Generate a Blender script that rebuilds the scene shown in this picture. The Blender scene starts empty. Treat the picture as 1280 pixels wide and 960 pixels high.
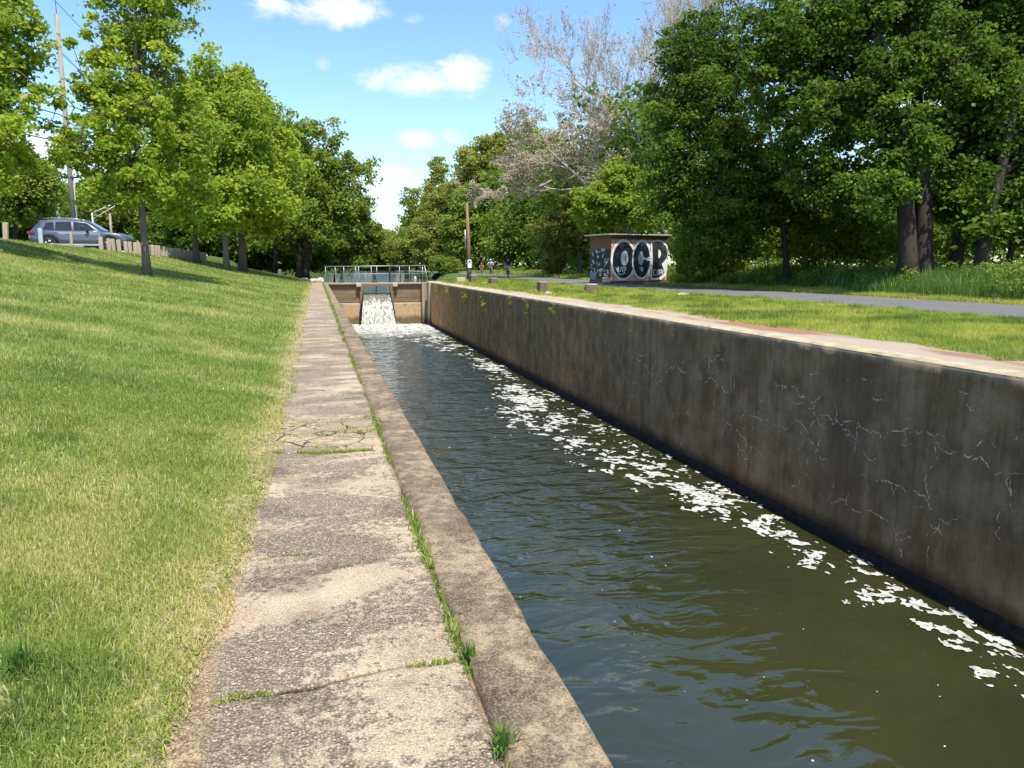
import bpy, bmesh, math, random
import numpy as np
from mathutils import Vector, Matrix
R = math.radians
random.seed(7); rng = np.random.default_rng(7)
SC = bpy.context.scene
COL = SC.collection

# ------------------------------------------------------------------ camera
H = 1.35
YAW, PIT, FPX = R(14.15), R(8.88), 960.0
cam = bpy.data.cameras.new('camera'); cam.sensor_width = 36; cam.lens = 27.0
cam.clip_start = 0.05; cam.clip_end = 3000
camo = bpy.data.objects.new('camera', cam); COL.objects.link(camo)
camo.location = (0, 0, H); camo.rotation_euler = (R(90) - PIT, 0, -YAW)
SC.camera = camo

# ------------------------------------------------------------------ world
SUN_AZ = (0.13, -0.99); SUN_EL = R(64)
w = bpy.data.worlds.new('World'); SC.world = w; w.use_nodes = True
nt = w.node_tree; nt.nodes.clear()
def nn(t, typ, **k):
    n = t.nodes.new(typ)
    for a, b in k.items(): setattr(n, a, b)
    return n
sky = nn(nt, 'ShaderNodeTexSky', sky_type='NISHITA', sun_disc=False, sun_elevation=SUN_EL,
         sun_rotation=math.atan2(SUN_AZ[0], SUN_AZ[1]), altitude=0, air_density=1.0, dust_density=0.5, ozone_density=2.2)
bg = nn(nt, 'ShaderNodeBackground'); bg.inputs[1].default_value = 0.15
wo = nn(nt, 'ShaderNodeOutputWorld')
fw = Vector((math.sin(YAW)*math.cos(PIT), math.cos(YAW)*math.cos(PIT), -math.sin(PIT)))
rt = Vector((math.cos(YAW), -math.sin(YAW), 0)); up = rt.cross(fw)
def ray(x, y): return fw + rt*((x-640)/FPX) + up*((480-y)/FPX)
def W(x, y, D):
    """world point seen at photo pixel x, y, at depth D metres"""
    return Vector((0, 0, H)) + ray(x, y)*D
# clouds: noise inside soft elliptical regions of the sky directions
tc = nn(nt, 'ShaderNodeTexCoord')
nz = nn(nt, 'ShaderNodeTexNoise'); nz.inputs['Scale'].default_value = 13; nz.inputs['Detail'].default_value = 10; nz.inputs['Roughness'].default_value = .68; nz.inputs['Distortion'].default_value = .35
mp = nn(nt, 'ShaderNodeMapping'); mp.inputs['Scale'].default_value = (1, 1, 2.2)
nt.links.new(tc.outputs['Generated'], mp.inputs[0]); nt.links.new(mp.outputs[0], nz.inputs[0])
acc = None
clouds = [(520,104,62,21,1.0),(578,98,32,26,1.0),(470,96,22,14,.5),(425,14,55,20,.95),(330,4,40,17,.8),(515,25,20,12,.45),(362,42,12,12,.4),(522,176,24,14,.85),(568,172,20,12,.4),
          (480,214,30,10,.8),(470,236,30,12,.5),(628,28,13,13,.5),(55,190,45,26,.9),(120,205,60,22,.6),(403,82,18,16,.3),(0,-120,220,50,.8),(900,-150,200,60,.9),(1180,120,160,60,.9),(1150,-300,200,80,1),
          (500,300,90,26,.35),(900,240,200,40,.6),(300,-260,200,60,.8)]
for (x, y, rx, ry, s) in clouds:
    d = ray(x, y).normalized(); a = (ray(x+rx, y).normalized()-d).length; b = (ray(x, y+ry).normalized()-d).length
    r_ = Vector((d.y, -d.x, 0)).normalized(); u_ = r_.cross(d)
    sub = nn(nt, 'ShaderNodeVectorMath', operation='SUBTRACT'); nt.links.new(tc.outputs['Generated'], sub.inputs[0]); sub.inputs[1].default_value = d
    dr = nn(nt, 'ShaderNodeVectorMath', operation='DOT_PRODUCT'); nt.links.new(sub.outputs[0], dr.inputs[0]); dr.inputs[1].default_value = r_/a
    du = nn(nt, 'ShaderNodeVectorMath', operation='DOT_PRODUCT'); nt.links.new(sub.outputs[0], du.inputs[0]); du.inputs[1].default_value = u_/b
    cb = nn(nt, 'ShaderNodeCombineXYZ'); nt.links.new(dr.outputs['Value'], cb.inputs[0]); nt.links.new(du.outputs['Value'], cb.inputs[1])
    dd = nn(nt, 'ShaderNodeVectorMath', operation='DOT_PRODUCT'); nt.links.new(sub.outputs[0], dd.inputs[0]); dd.inputs[1].default_value = d
    nt.links.new(dd.outputs['Value'], cb.inputs[2])
    ln = nn(nt, 'ShaderNodeVectorMath', operation='LENGTH'); nt.links.new(cb.outputs[0], ln.inputs[0])
    mr = nn(nt, 'ShaderNodeMapRange'); mr.inputs['From Min'].default_value = 1.75; mr.inputs['From Max'].default_value = 0.15
    mr.inputs['To Min'].default_value = 0; mr.inputs['To Max'].default_value = s
    nt.links.new(ln.outputs['Value'], mr.inputs['Value'])
    if acc is None: acc = mr.outputs[0]
    else:
        mx = nn(nt, 'ShaderNodeMath', operation='MAXIMUM'); nt.links.new(acc, mx.inputs[0]); nt.links.new(mr.outputs[0], mx.inputs[1]); acc = mx.outputs[0]
# density = smooth(region + noise)
ad = nn(nt, 'ShaderNodeMath', operation='MULTIPLY_ADD'); nt.links.new(nz.outputs[0], ad.inputs[0]); ad.inputs[1].default_value = 1.9; nt.links.new(acc, ad.inputs[2])
m2 = nn(nt, 'ShaderNodeMapRange'); m2.interpolation_type = 'SMOOTHSTEP'; m2.inputs['From Min'].default_value = 1.18; m2.inputs['From Max'].default_value = 1.84
nt.links.new(ad.outputs[0], m2.inputs['Value'])
gt = nn(nt, 'ShaderNodeMath', operation='MULTIPLY'); nt.links.new(m2.outputs[0], gt.inputs[0])
g2 = nn(nt, 'ShaderNodeMath', operation='MULTIPLY', use_clamp=True); nt.links.new(acc, g2.inputs[0]); g2.inputs[1].default_value = 3; nt.links.new(g2.outputs[0], gt.inputs[1])
g3 = nn(nt, 'ShaderNodeMath', operation='MULTIPLY'); nt.links.new(gt.outputs[0], g3.inputs[0]); g3.inputs[1].default_value = .88
hs = nn(nt, 'ShaderNodeHueSaturation'); hs.inputs['Saturation'].default_value = 1.14; hs.inputs['Value'].default_value = .94
nt.links.new(sky.outputs[0], hs.inputs['Color'])
mc = nn(nt, 'ShaderNodeMix', data_type='RGBA'); nt.links.new(g3.outputs[0], mc.inputs[0]); nt.links.new(hs.outputs[0], mc.inputs[6]); mc.inputs[7].default_value = (4.2, 4.3, 4.5, 1)
nt.links.new(mc.outputs[2], bg.inputs[0]); nt.links.new(bg.outputs[0], wo.inputs[0])

# ------------------------------------------------------------------ sun
sl = bpy.data.lights.new('sun', 'SUN'); sl.energy = 3.9; sl.angle = R(0.55); sl.color = (1, .945, .85)
so = bpy.data.objects.new('sun', sl); COL.objects.link(so)
k = math.hypot(*SUN_AZ)
sd = Vector((SUN_AZ[0]/k*math.cos(SUN_EL), SUN_AZ[1]/k*math.cos(SUN_EL), math.sin(SUN_EL)))
so.rotation_euler = sd.to_track_quat('Z', 'Y').to_euler(); so.location = (10, -20, 40)
SC.view_settings.view_transform = 'Standard'; SC.view_settings.look = 'None'
SC.view_settings.exposure = 0.88; SC.view_settings.gamma = 1; SC.view_settings.use_curve_mapping = False
SC.cycles.max_bounces = 6; SC.cycles.diffuse_bounces = 3; SC.cycles.glossy_bounces = 3; SC.cycles.transmission_bounces = 3; SC.cycles.transparent_max_bounces = 6
SC.cycles.use_denoising = True; SC.cycles.caustics_reflective = False; SC.cycles.caustics_refractive = False

# ------------------------------------------------------------------ node helpers
class T:
    def __init__(s, name):
        s.m = bpy.data.materials.new(name); s.m.use_nodes = True; s.t = s.m.node_tree; s.t.nodes.clear()
        s.out = nn(s.t, 'ShaderNodeOutputMaterial'); s.b = nn(s.t, 'ShaderNodeBsdfPrincipled')
        s.t.links.new(s.b.outputs[0], s.out.inputs[0]); s.geo = nn(s.t, 'ShaderNodeNewGeometry'); s.tc = nn(s.t, 'ShaderNodeTexCoord')
        s.pos = s.geo.outputs['Position']; s.obj = s.tc.outputs['Object']
    def lk(s, a, b):
        if isinstance(a, (int, float)): b.default_value = a
        elif isinstance(a, tuple): b.default_value = a if len(a) != 3 or b.type != 'RGBA' else (*a, 1)
        else: s.t.links.new(a, b)
    def map(s, v, sc=(1,1,1), loc=(0,0,0), rot=(0,0,0)):
        n = nn(s.t, 'ShaderNodeMapping'); s.lk(v, n.inputs[0]); n.inputs['Scale'].default_value = sc; n.inputs['Location'].default_value = loc; n.inputs['Rotation'].default_value = rot; return n.outputs[0]
    def noise(s, v, scale=5, det=4, rough=.55, dist=0):
        n = nn(s.t, 'ShaderNodeTexNoise'); s.lk(v, n.inputs['Vector']); n.inputs['Scale'].default_value = scale; n.inputs['Detail'].default_value = det
        n.inputs['Roughness'].default_value = rough; n.inputs['Distortion'].default_value = dist; return n.outputs[0]
    def vor(s, v, scale=5, feat='F1', out='Distance', rnd=1):
        n = nn(s.t, 'ShaderNodeTexVoronoi', feature=feat); s.lk(v, n.inputs['Vector']); n.inputs['Scale'].default_value = scale; n.inputs['Randomness'].default_value = rnd; return n.outputs[out]
    def ramp(s, f, st, interp='LINEAR'):
        n = nn(s.t, 'ShaderNodeValToRGB'); n.color_ramp.interpolation = interp; s.lk(f, n.inputs[0]); e = n.color_ramp.elements
        while len(e) < len(st): e.new(.5)
        for i, (p, c) in enumerate(st):
            e[i].position = p
            c = (c, c, c) if isinstance(c, (int, float)) else c
            e[i].color = (*c, 1)
        return n.outputs[0]
    def rng(s, f, a, b, c=0, d=1, smooth=True):
        n = nn(s.t, 'ShaderNodeMapRange'); n.interpolation_type = 'SMOOTHSTEP' if smooth else 'LINEAR'
        s.lk(f, n.inputs['Value']); n.inputs['From Min'].default_value = a; n.inputs['From Max'].default_value = b; n.inputs['To Min'].default_value = c; n.inputs['To Max'].default_value = d; return n.outputs[0]
    def mix(s, f, a, b, mode='MIX'):
        n = nn(s.t, 'ShaderNodeMix', data_type='RGBA', blend_type=mode); s.lk(f, n.inputs[0]); s.lk(a, n.inputs[6]); s.lk(b, n.inputs[7]); return n.outputs[2]
    def math(s, op, a, b=0, c=0, clamp=False):
        n = nn(s.t, 'ShaderNodeMath', operation=op, use_clamp=clamp); s.lk(a, n.inputs[0]); s.lk(b, n.inputs[1]); s.lk(c, n.inputs[2]); return n.outputs[0]
    def sep(s, v):
        n = nn(s.t, 'ShaderNodeSeparateXYZ'); s.lk(v, n.inputs[0]); return n.outputs
    def attr(s, name, out='Fac'):
        n = nn(s.t, 'ShaderNodeAttribute'); n.attribute_name = name; return n.outputs[out]
    def vadd(s, a, b, sc=1.0):
        n = nn(s.t, 'ShaderNodeVectorMath', operation='SCALE'); s.lk(b, n.inputs[0]); n.inputs['Scale'].default_value = sc
        m = nn(s.t, 'ShaderNodeVectorMath', operation='ADD'); s.lk(a, m.inputs[0]); s.lk(n.outputs[0], m.inputs[1]); return m.outputs[0]
    def bump(s, h, strength=.3, dist=.02, prev=None):
        n = nn(s.t, 'ShaderNodeBump'); s.lk(h, n.inputs['Height']); n.inputs['Strength'].default_value = strength; n.inputs['Distance'].default_value = dist
        if prev is not None: s.lk(prev, n.inputs['Normal'])
        s.lk(n.outputs[0], s.b.inputs['Normal']); return n.outputs[0]
    def set(s, col=None, rough=None, metal=None, spec=None):
        if col is not None: s.lk(col, s.b.inputs['Base Color'])
        if rough is not None: s.lk(rough, s.b.inputs['Roughness'])
        if metal is not None: s.lk(metal, s.b.inputs['Metallic'])
        if spec is not None: s.lk(spec, s.b.inputs['Specular IOR Level'])
        return s

def simple(name, a, b=None, scale=8, rough=.8, metal=0, bump=.2, sc=(1,1,1), spec=.4, det=6):
    t = T(name); b = b or tuple(x*.7 for x in a)
    v = t.map(t.obj, sc); n = t.noise(v, scale, det, .6)
    t.set(t.ramp(n, [(.3, a), (.7, b)]), rough, metal, spec)
    if bump: t.bump(n, bump, .01)
    return t.m

def leafmat(name, stops, trans=.35, rough=.5):
    t = T(name); a = t.attr('tint')
    c = t.ramp(a, stops); t.set(c, .6, 0, .14)
    tr = nn(t.t, 'ShaderNodeBsdfTranslucent')
    hv = nn(t.t, 'ShaderNodeHueSaturation'); hv.inputs['Hue'].default_value = .485; hv.inputs['Value'].default_value = 1.6; t.lk(c, hv.inputs['Color']); t.lk(hv.outputs[0], tr.inputs[0])
    mx = nn(t.t, 'ShaderNodeMixShader'); mx.inputs[0].default_value = trans
    t.lk(t.b.outputs[0], mx.inputs[1]); t.lk(tr.outputs[0], mx.inputs[2]); t.lk(mx.outputs[0], t.out.inputs[0])
    return t.m

# ------------------------------------------------------------------ object helpers
def link(name, me, mat=None, parent=None):
    o = bpy.data.objects.new(name, me); COL.objects.link(o)
    if mat is not None:
        for m in (mat if isinstance(mat, (list, tuple)) else [mat]): me.materials.append(m)
    if parent is not None: o.parent = parent
    return o
def tag(o, label=None, cat=None, group=None, kind=None):
    if label: o['label'] = label
    if cat: o['category'] = cat
    if group: o['group'] = group
    if kind: o['kind'] = kind
    return o
def empty(name, loc, label, cat, group=None, rz=0):
    o = bpy.data.objects.new(name, None); COL.objects.link(o); o.location = loc; o.rotation_euler = (0, 0, rz); o.empty_display_size = .2
    return tag(o, label, cat, group)

def npmesh(name, V, F, tint=None, smooth=False, fmat=None):
    """V (n,3); F (m,k) one polygon size, or list of such arrays"""
    me = bpy.data.meshes.new(name)
    Fs = F if isinstance(F, list) else [F]
    V = np.ascontiguousarray(V, dtype=np.float32)
    me.vertices.add(len(V)); me.vertices.foreach_set('co', V.ravel())
    idx = np.concatenate([f.ravel() for f in Fs]).astype(np.int32)
    tot = np.concatenate([np.full(len(f), f.shape[1]) for f in Fs]).astype(np.int32)
    st = np.concatenate([[0], np.cumsum(tot)[:-1]]).astype(np.int32)
    me.loops.add(len(idx)); me.loops.foreach_set('vertex_index', idx)
    me.polygons.add(len(tot)); me.polygons.foreach_set('loop_start', st); me.polygons.foreach_set('loop_total', tot)
    if fmat is not None: me.polygons.foreach_set('material_index', np.asarray(fmat, dtype=np.int32))
    me.update(calc_edges=True)
    me.polygons.foreach_set('use_smooth', np.full(len(tot), smooth))
    if tint is not None:
        a = me.attributes.new('tint', 'FLOAT', 'POINT'); a.data.foreach_set('value', np.asarray(tint, dtype=np.float32))
    me.validate(); return me

# numpy value noise
def _h(ix, iy, s):
    n = (ix.astype(np.int64)*374761393 + iy.astype(np.int64)*668265263 + s*1442695041) & 0x7fffffff
    n = ((n ^ (n >> 13))*1274126177) & 0x7fffffff
    return ((n ^ (n >> 16)) & 0xffff)/65535.0
def vn(x, y, s=0):
    x = np.asarray(x, float); y = np.asarray(y, float)
    ix = np.floor(x); iy = np.floor(y); fx = x-ix; fy = y-iy; fx = fx*fx*(3-2*fx); fy = fy*fy*(3-2*fy)
    a = _h(ix, iy, s); b = _h(ix+1, iy, s); c = _h(ix, iy+1, s); d = _h(ix+1, iy+1, s)
    return a*(1-fx)*(1-fy)+b*fx*(1-fy)+c*(1-fx)*fy+d*fx*fy
def fbm(x, y, s=0, o=4, g=.5):
    r = 0; a = 1; t = 0
    for i in range(o): r = r+a*vn(x*2**i+i*17.3, y*2**i-i*9.1, s+i); t += a; a *= g
    return r/t
def sst(a, b, x):
    t = np.clip((np.asarray(x, float)-a)/(b-a), 0, 1); return t*t*(3-2*t)

def grid(xs, ys, zf, name='grid', smooth=True):
    X, Y = np.meshgrid(xs, ys); Z = zf(X, Y); V = np.stack([X, Y, Z], -1).reshape(-1, 3)
    nx = len(xs); i = np.arange(len(ys)-1)[:, None]*nx+np.arange(nx-1)[None]
    F = np.stack([i, i+1, i+nx+1, i+nx], -1).reshape(-1, 4)
    return npmesh(name, V, F, smooth=smooth)

class MB:
    """collects boxes, tubes and polygons into one mesh"""
    def __init__(s): s.v = []; s.f = []; s.sm = []
    def add(s, vs, fs, smooth=False):
        b = len(s.v); s.v += [tuple(v) for v in vs]; s.f += [tuple(b+i for i in f) for f in fs]; s.sm += [smooth]*len(fs); return s
    def box(s, c, d, rz=0, taper=1.0, rx=0):
        c = Vector(c); M = Matrix.Rotation(rz, 3, 'Z') @ Matrix.Rotation(rx, 3, 'X'); vs = []
        for z in (-1, 1):
            k = taper if z > 0 else 1
            for x, y in ((-1,-1),(1,-1),(1,1),(-1,1)): vs.append(c+M@Vector((x*d[0]/2*k, y*d[1]/2*k, z*d[2]/2)))
        return s.add(vs, [(0,3,2,1),(4,5,6,7),(0,1,5,4),(1,2,6,5),(2,3,7,6),(3,0,4,7)])
    def tube(s, pts, rad, n=6, cap=True):
        pts = [Vector(p) for p in pts]; rad = rad if isinstance(rad, (list, tuple)) else [rad]*len(pts)
        vs = []; N = len(pts); prev = None
        for i, p in enumerate(pts):
            d = (pts[min(i+1, N-1)]-pts[max(i-1, 0)])
            d = d.normalized() if d.length > 1e-9 else Vector((0, 0, 1))
            if prev is None: a = d.orthogonal().normalized()
            else: a = (prev-d*prev.dot(d)); a = a.normalized() if a.length > 1e-6 else d.orthogonal().normalized()
            prev = a; b = d.cross(a)
            for k in range(n):
                t = 2*math.pi*k/n; vs.append(p+(a*math.cos(t)+b*math.sin(t))*rad[i])
        fs = [(i*n+k, i*n+(k+1)%n, (i+1)*n+(k+1)%n, (i+1)*n+k) for i in range(N-1) for k in range(n)]
        if cap: fs += [tuple(range(n-1, -1, -1)), tuple((N-1)*n+k for k in range(n))]
        return s.add(vs, fs, True)
    def prism(s, poly, origin, ux, uy, depth):
        """polygon in plane (ux, uy) at origin, thickness depth along ux x uy"""
        o = Vector(origin); ux = Vector(ux); uy = Vector(uy); n = ux.cross(uy).normalized()*depth; k = len(poly)
        a = [o+ux*p[0]+uy*p[1] for p in poly]; b = [p+n for p in a]
        return s.add(a+b, [tuple(range(k-1, -1, -1)), tuple(range(k, 2*k))]+[(i, (i+1)%k, k+(i+1)%k, k+i) for i in range(k)])
    def lathe(s, c, prof, n=16, axis='Z'):
        c = Vector(c); vs = []
        for r, z in prof:
            for k in range(n):
                t = 2*math.pi*k/n; v = Vector((r*math.cos(t), r*math.sin(t), z))
                if axis == 'Y': v = Vector((v.x, v.z, v.y))
                if axis == 'X': v = Vector((v.z, v.x, v.y))
                vs.append(c+v)
        m = len(prof); fs = [(i*n+k, i*n+(k+1)%n, (i+1)*n+(k+1)%n, (i+1)*n+k) for i in range(m-1) for k in range(n)]
        fs += [tuple(range(n)), tuple((m-1)*n+k for k in range(n))]
        return s.add(vs, fs, True)
    def mesh(s, name, bevel=0, seg=1, jitter=0):
        me = bpy.data.meshes.new(name); me.from_pydata([tuple(v) for v in s.v], [], s.f)
        for p, q in zip(me.polygons, s.sm): p.use_smooth = q
        bm = bmesh.new(); bm.from_mesh(me)
        if bevel: bmesh.ops.bevel(bm, geom=list(bm.edges), offset=bevel, segments=seg, affect='EDGES', clamp_overlap=True)
        bmesh.ops.recalc_face_normals(bm, faces=bm.faces)
        if jitter:
            for v in bm.verts: v.co += Vector([random.uniform(-1, 1)*jitter for _ in range(3)])
        bm.to_mesh(me); bm.free(); return me
    def build(s, name, mat, parent=None, **k): return link(name, s.mesh(name, **k), mat, parent)
# ================================================================== SETTING
EDGE = -.33; CURB0 = .455; CURB1 = .74; RW = 8.17; WZ = -3.18; PZ = -.86; GY = 59.0

def fence_x(Y): return -10.45+.147*(Y-43.1)
def lawn_edge(Y):
    Y = np.asarray(Y, float)
    return EDGE-.03+.07*(fbm(Y*1.6, Y*0, 3, 3)-.5)*2-.05*np.exp(-((Y-2.2)/.7)**2)+.05*sst(5, 8, Y)-.05*sst(45, 58, Y)
def zl(X, Y):
    X = np.asarray(X, float); Y = np.asarray(Y, float)
    t = np.maximum(EDGE-X, 0); tf = np.maximum(EDGE-fence_x(np.clip(Y, 12, 90)), 3)
    s = .178+.022*sst(6, 10, t)+.02*sst(46, 60, Y)*sst(3, 7, t)
    base = s*np.minimum(t, tf)*sst(-.3, 2.2, t)**.35
    base = base-.0*t
    over = np.maximum(t-tf, 0)
    q = sst(.5, 2.5, over); z = base*(1-q)+2.03*q
    z = z+.025*(fbm(X*.35, Y*.35, 11, 3)-.5)*sst(.3, 3, t)+.02*(fbm(X*1.3, Y*1.3, 12, 2)-.5)*sst(.1, 1, t)
    return z
def zr(X, Y):
    X = np.asarray(X, float); Y = np.asarray(Y, float)
    t = X-RW
    z = .13*sst(1.2, 5, t)+.4*sst(12.5, 17, t)*(1-sst(42, 55, Y))+.25*sst(12.5, 17, t)
    z = z+.03*(fbm(X*.8, Y*.8, 21, 3)-.5)*sst(1.5, 2.5, t)*(1-sst(5.8, 6.4, t)*(1-sst(12, 13, t)))
    return z
def pathc(Y):  # centre x of the asphalt path
    Y = np.asarray(Y, float)
    return 17.75-.9*sst(28, 45, Y)*(1-sst(45, 62, Y))+1.2*sst(55, 85, Y)-3.5*sst(95, 150, Y)
def pathw(Y): return 2.45-.3*sst(45, 90, np.asarray(Y, float))
def shoreL(Y): return np.interp(Y, [55, 62, 75, 100, 150, 250, 400], [-1.0, -1.2, -3.2, -3.5, .5, 13, 30])
def shoreR(Y): return np.interp(Y, [55, 62, 75, 90, 110, 180, 250, 400], [8.6, 8.8, 10.5, 14, 16.5, 24, 29, 45])
def zback(X, Y):
    a = zl(np.minimum(X, EDGE), Y); b = zr(np.maximum(X, RW), Y)
    mid = .5*(shoreL(Y)+shoreR(Y)); z = np.where(X < mid, a*sst(-1.2, -6, X-shoreL(Y)), b)
    d = np.where(X < mid, X-shoreL(Y), shoreR(Y)-X)+.5*(fbm(X*.5, Y*.3, 31, 3)-.5)
    dip = sst(-1.2, .6, d)*(1-sst(268, 272, Y+2*fbm(X*.2, Y*0, 5, 2)))
    return z*(1-dip)-1.6*dip

# -- ground material (lawn)
def grassmat(name, edge):
    t = T(name); P = t.sep(t.pos)
    n1 = t.noise(t.pos, 1.1, 4); n2 = t.noise(t.pos, 26, 6, .7); n3 = t.noise(t.pos, .35, 3)
    c = t.ramp(n1, [(.4, (.19, .25, .06)), (.5, (.27, .32, .09)), (.6, (.38, .36, .15))])
    c = t.mix(t.rng(n2, .35, .7), t.mix(1.0, c, (.45, .5, .4), 'MULTIPLY'), c)
    soil = t.ramp(n2, [(.4, (.17, .13, .07)), (.5, (.34, .28, .15)), (.6, (.48, .38, .22))])
    if edge == 'L':
        f = t.rng(t.math('ADD', P[0], t.math('MULTIPLY', n1, .35)), -.56, -.22)
        f = t.math('MULTIPLY', f, .9); c = t.mix(f, c, soil)
        lot = t.rng(t.math('SUBTRACT', P[0], t.math('MULTIPLY', P[1], .147)), -18.0, -18.2)
        c = t.mix(lot, c, t.ramp(n2, [(.3, (.06, .06, .06)), (.7, (.10, .10, .095))]))
    elif edge == 'R':
        q = t.math('ADD', P[0], t.math('MULTIPLY', t.math('SUBTRACT', t.noise(t.pos, .8, 4), .5), 1.5))
        f = t.rng(q, 9.95, 9.55)
        red = t.math('MULTIPLY', t.rng(t.noise(t.map(t.pos, (1, .25, 1)), .9, 3), .5, .6), t.rng(P[0], 8.7, 8.95))
        gravel = t.ramp(t.noise(t.pos, 60, 4, .8), [(.3, (.28, .22, .16)), (.7, (.50, .42, .32))])
        dirt = t.mix(red, gravel, t.ramp(n2, [(.3, (.24, .13, .09)), (.7, (.36, .20, .14))]))
        c = t.mix(f, c, dirt)
    t.set(c, .95, 0, .1); t.bump(n2, .8, .03)
    return t.m
M_lawn = grassmat('lawn_ground', 'L'); M_bank = grassmat('bank_ground', 'R')
t = T('forest_floor'); n = t.noise(t.pos, .5, 6); t.set(t.ramp(n, [(.3, (.05, .08, .02)), (.55, (.09, .13, .03)), (.75, (.12, .11, .05))]), .95, 0, .1); t.bump(t.noise(t.pos, 4, 5), .8, .1); M_floor = t.m

# left lawn: columns follow the wavy edge of the slabs
ys = np.concatenate([np.arange(-12, 1, 1.0), np.arange(1, 12, .06), np.arange(12, 62.01, .25)])
off = np.concatenate([[0, .02, .05, .09, .14, .2, .3, .42, .6, .8], np.arange(1.05, 8, .25), np.arange(8, 24, .6), np.geomspace(24, 300, 22)])
YY, OO = np.meshgrid(ys, off, indexing='ij'); XX = lawn_edge(YY)-OO; ZZ = zl(XX, YY)-.03+.045*sst(0, .05, OO)
V = np.stack([XX, YY, ZZ], -1).reshape(-1, 3); nx = len(off); i = np.arange(len(ys)-1)[:, None]*nx+np.arange(nx-1)[None]
F = np.stack([i+1, i, i+nx, i+nx+1], -1).reshape(-1, 4)
tag(link('lawn', npmesh('lawn', V, F, smooth=True), M_lawn), kind='structure')
# right bank
xs = np.concatenate([np.arange(8.5, 24, .25), np.geomspace(24, 320, 30)]); ys = np.concatenate([np.arange(-15, 62.01, .5)])
tag(link('grass_bank', grid(xs, ys, zr), M_bank), kind='structure')
# land upstream
xs = np.concatenate([-np.geomspace(300, 16, 18), np.arange(-15, 45, .8), np.geomspace(46, 320, 20)]); ys = np.concatenate([np.arange(62.0, 130, 1.2), np.arange(131, 300, 4), np.geomspace(300, 2500, 14)])
def zb2(X, Y): return zback(X, Y)
tag(link('ground', grid(xs, ys, zb2), M_floor), kind='structure')
# narrow grass margin close behind the gate, right
# -- path
t = T('asphalt'); n = t.noise(t.pos, 70, 5, .7); n2 = t.noise(t.pos, .6, 4); pb = t.vor(t.pos, 45)
c = t.ramp(n, [(.4, (.075, .073, .07)), (.5, (.125, .121, .115)), (.6, (.21, .205, .19))]); c = t.mix(t.rng(n2, .35, .7, 0, .3), c, (.19, .18, .165, 1))
t.set(c, .9, 0, .25); t.bump(n, .5, .01); M_asph = t.m
ys = np.arange(-14, 140, .5); us = np.linspace(-1, 1, 13)
Yg, Ug = np.meshgrid(ys, us, indexing='ij'); Xg = pathc(Yg)+Ug*(pathw(Yg)+.12*(fbm(Yg*1.2, Ug*0, 41, 3)-.5)*2)
Zg = np.where(Yg < 62, zr(Xg, Yg), zback(Xg, Yg))*0+.145+.03*(1-Ug**2)
Zg = Zg-.1*sst(.9, 1.0, np.abs(Ug))*0
V = np.stack([Xg, Yg, Zg], -1).reshape(-1, 3); nx = 13; i = np.arange(len(ys)-1)[:, None]*nx+np.arange(nx-1)[None]
tag(link('path', npmesh('path', V, np.stack([i, i+1, i+nx+1, i+nx], -1).reshape(-1, 4), smooth=True), M_asph), kind='structure')

# -- concrete walkway of slabs
crk = [(2.40, .06), (3.55, .05), (5.66, .10), (6.80, .08), (6.15, .12), (11.3, .05), (14.2, .05), (16.9, .06), (19.3, .05), (22.6, .05), (25.5, .06), (28.6, .05), (31.5, .06), (35, .05), (38.5, .05), (42.5, .05), (47, .05), (52, .05)]
def crack_y(j, X):
    y0, a = crk[j]
    return y0+a*(fbm(X*2.3+j*7, X*0+j, 51+j, 4)-.5)*2+.035*(fbm(X*14+j*3, X*0+j, 151+j, 3)-.5)+.05*np.sin(X*3+j*2.1)
def crkid(Y):
    return sum((Y > c_[0]).astype(float) for c_ in crk if c_[0] not in (3.55, 6.15))
def walk_z(X, Y):
    z = .007*(fbm(X*1.6, Y*1.2, 61, 4)-.5)*2+.012*((crkid(Y)*7.3)%1-.5)+.004*(fbm(X*9, Y*9, 62, 3)-.5)
    c = np.zeros_like(X)
    for j in range(len(crk)):
        d = np.abs(Y-crack_y(j, X)); wd = .011 if Y.max() < 13 else .024
        part = 1.0
        if j == 1: part = sst(.0, -.12, X)
        if j == 0: part = 1-.4*sst(.1, .2, X)*sst(.36, .28, X)
        if j == 4: part = .8
        c = np.maximum(c, np.exp(-(d/wd)**2)*part)
    d2 = np.abs(Y-6.45+.3*np.sin(X*9)-.3*X); c = np.maximum(c, .7*np.exp(-(d2/.01)**2)*(X < .1))
    return z-.022*c, c
mats = []
t = T('slab_concrete'); P = t.sep(t.pos)
big = t.noise(t.pos, 1.5, 5, .6); patch = t.noise(t.map(t.pos, (.8, 1.6, 1), (3.3, 1.7, 0)), 1.25, 4, .55, .6)
agg = t.vor(t.pos, 95, 'F1'); aggc = t.vor(t.pos, 95, 'F1', 'Color'); ag2 = t.vor(t.pos, 42, 'F1'); ag2c = t.sep(t.vor(t.pos, 42, 'F1', 'Color')); fine = t.noise(t.pos, 160, 4, .7)
worn = t.rng(t.math('ADD', patch, t.math('MULTIPLY', t.math('SUBTRACT', t.noise(t.pos, 22, 6, .8), .5), .9)), .43, .60)
cem = t.ramp(t.math('ADD', t.math('MULTIPLY', big, .5), t.math('MULTIPLY', fine, .5)), [(.42, (.24, .19, .14)), (.5, (.44, .36, .265)), (.58, (.56, .47, .35))])
grey = t.ramp(fine, [(.42, (.11, .092, .072)), (.58, (.36, .305, .24))])
st = t.ramp(t.sep(aggc)[0], [(0, (.11, .095, .08)), (.35, (.30, .25, .20)), (.75, (.46, .39, .31)), (1, (.64, .57, .47))])
stone = t.mix(t.rng(agg, .34, .50), st, grey)
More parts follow.
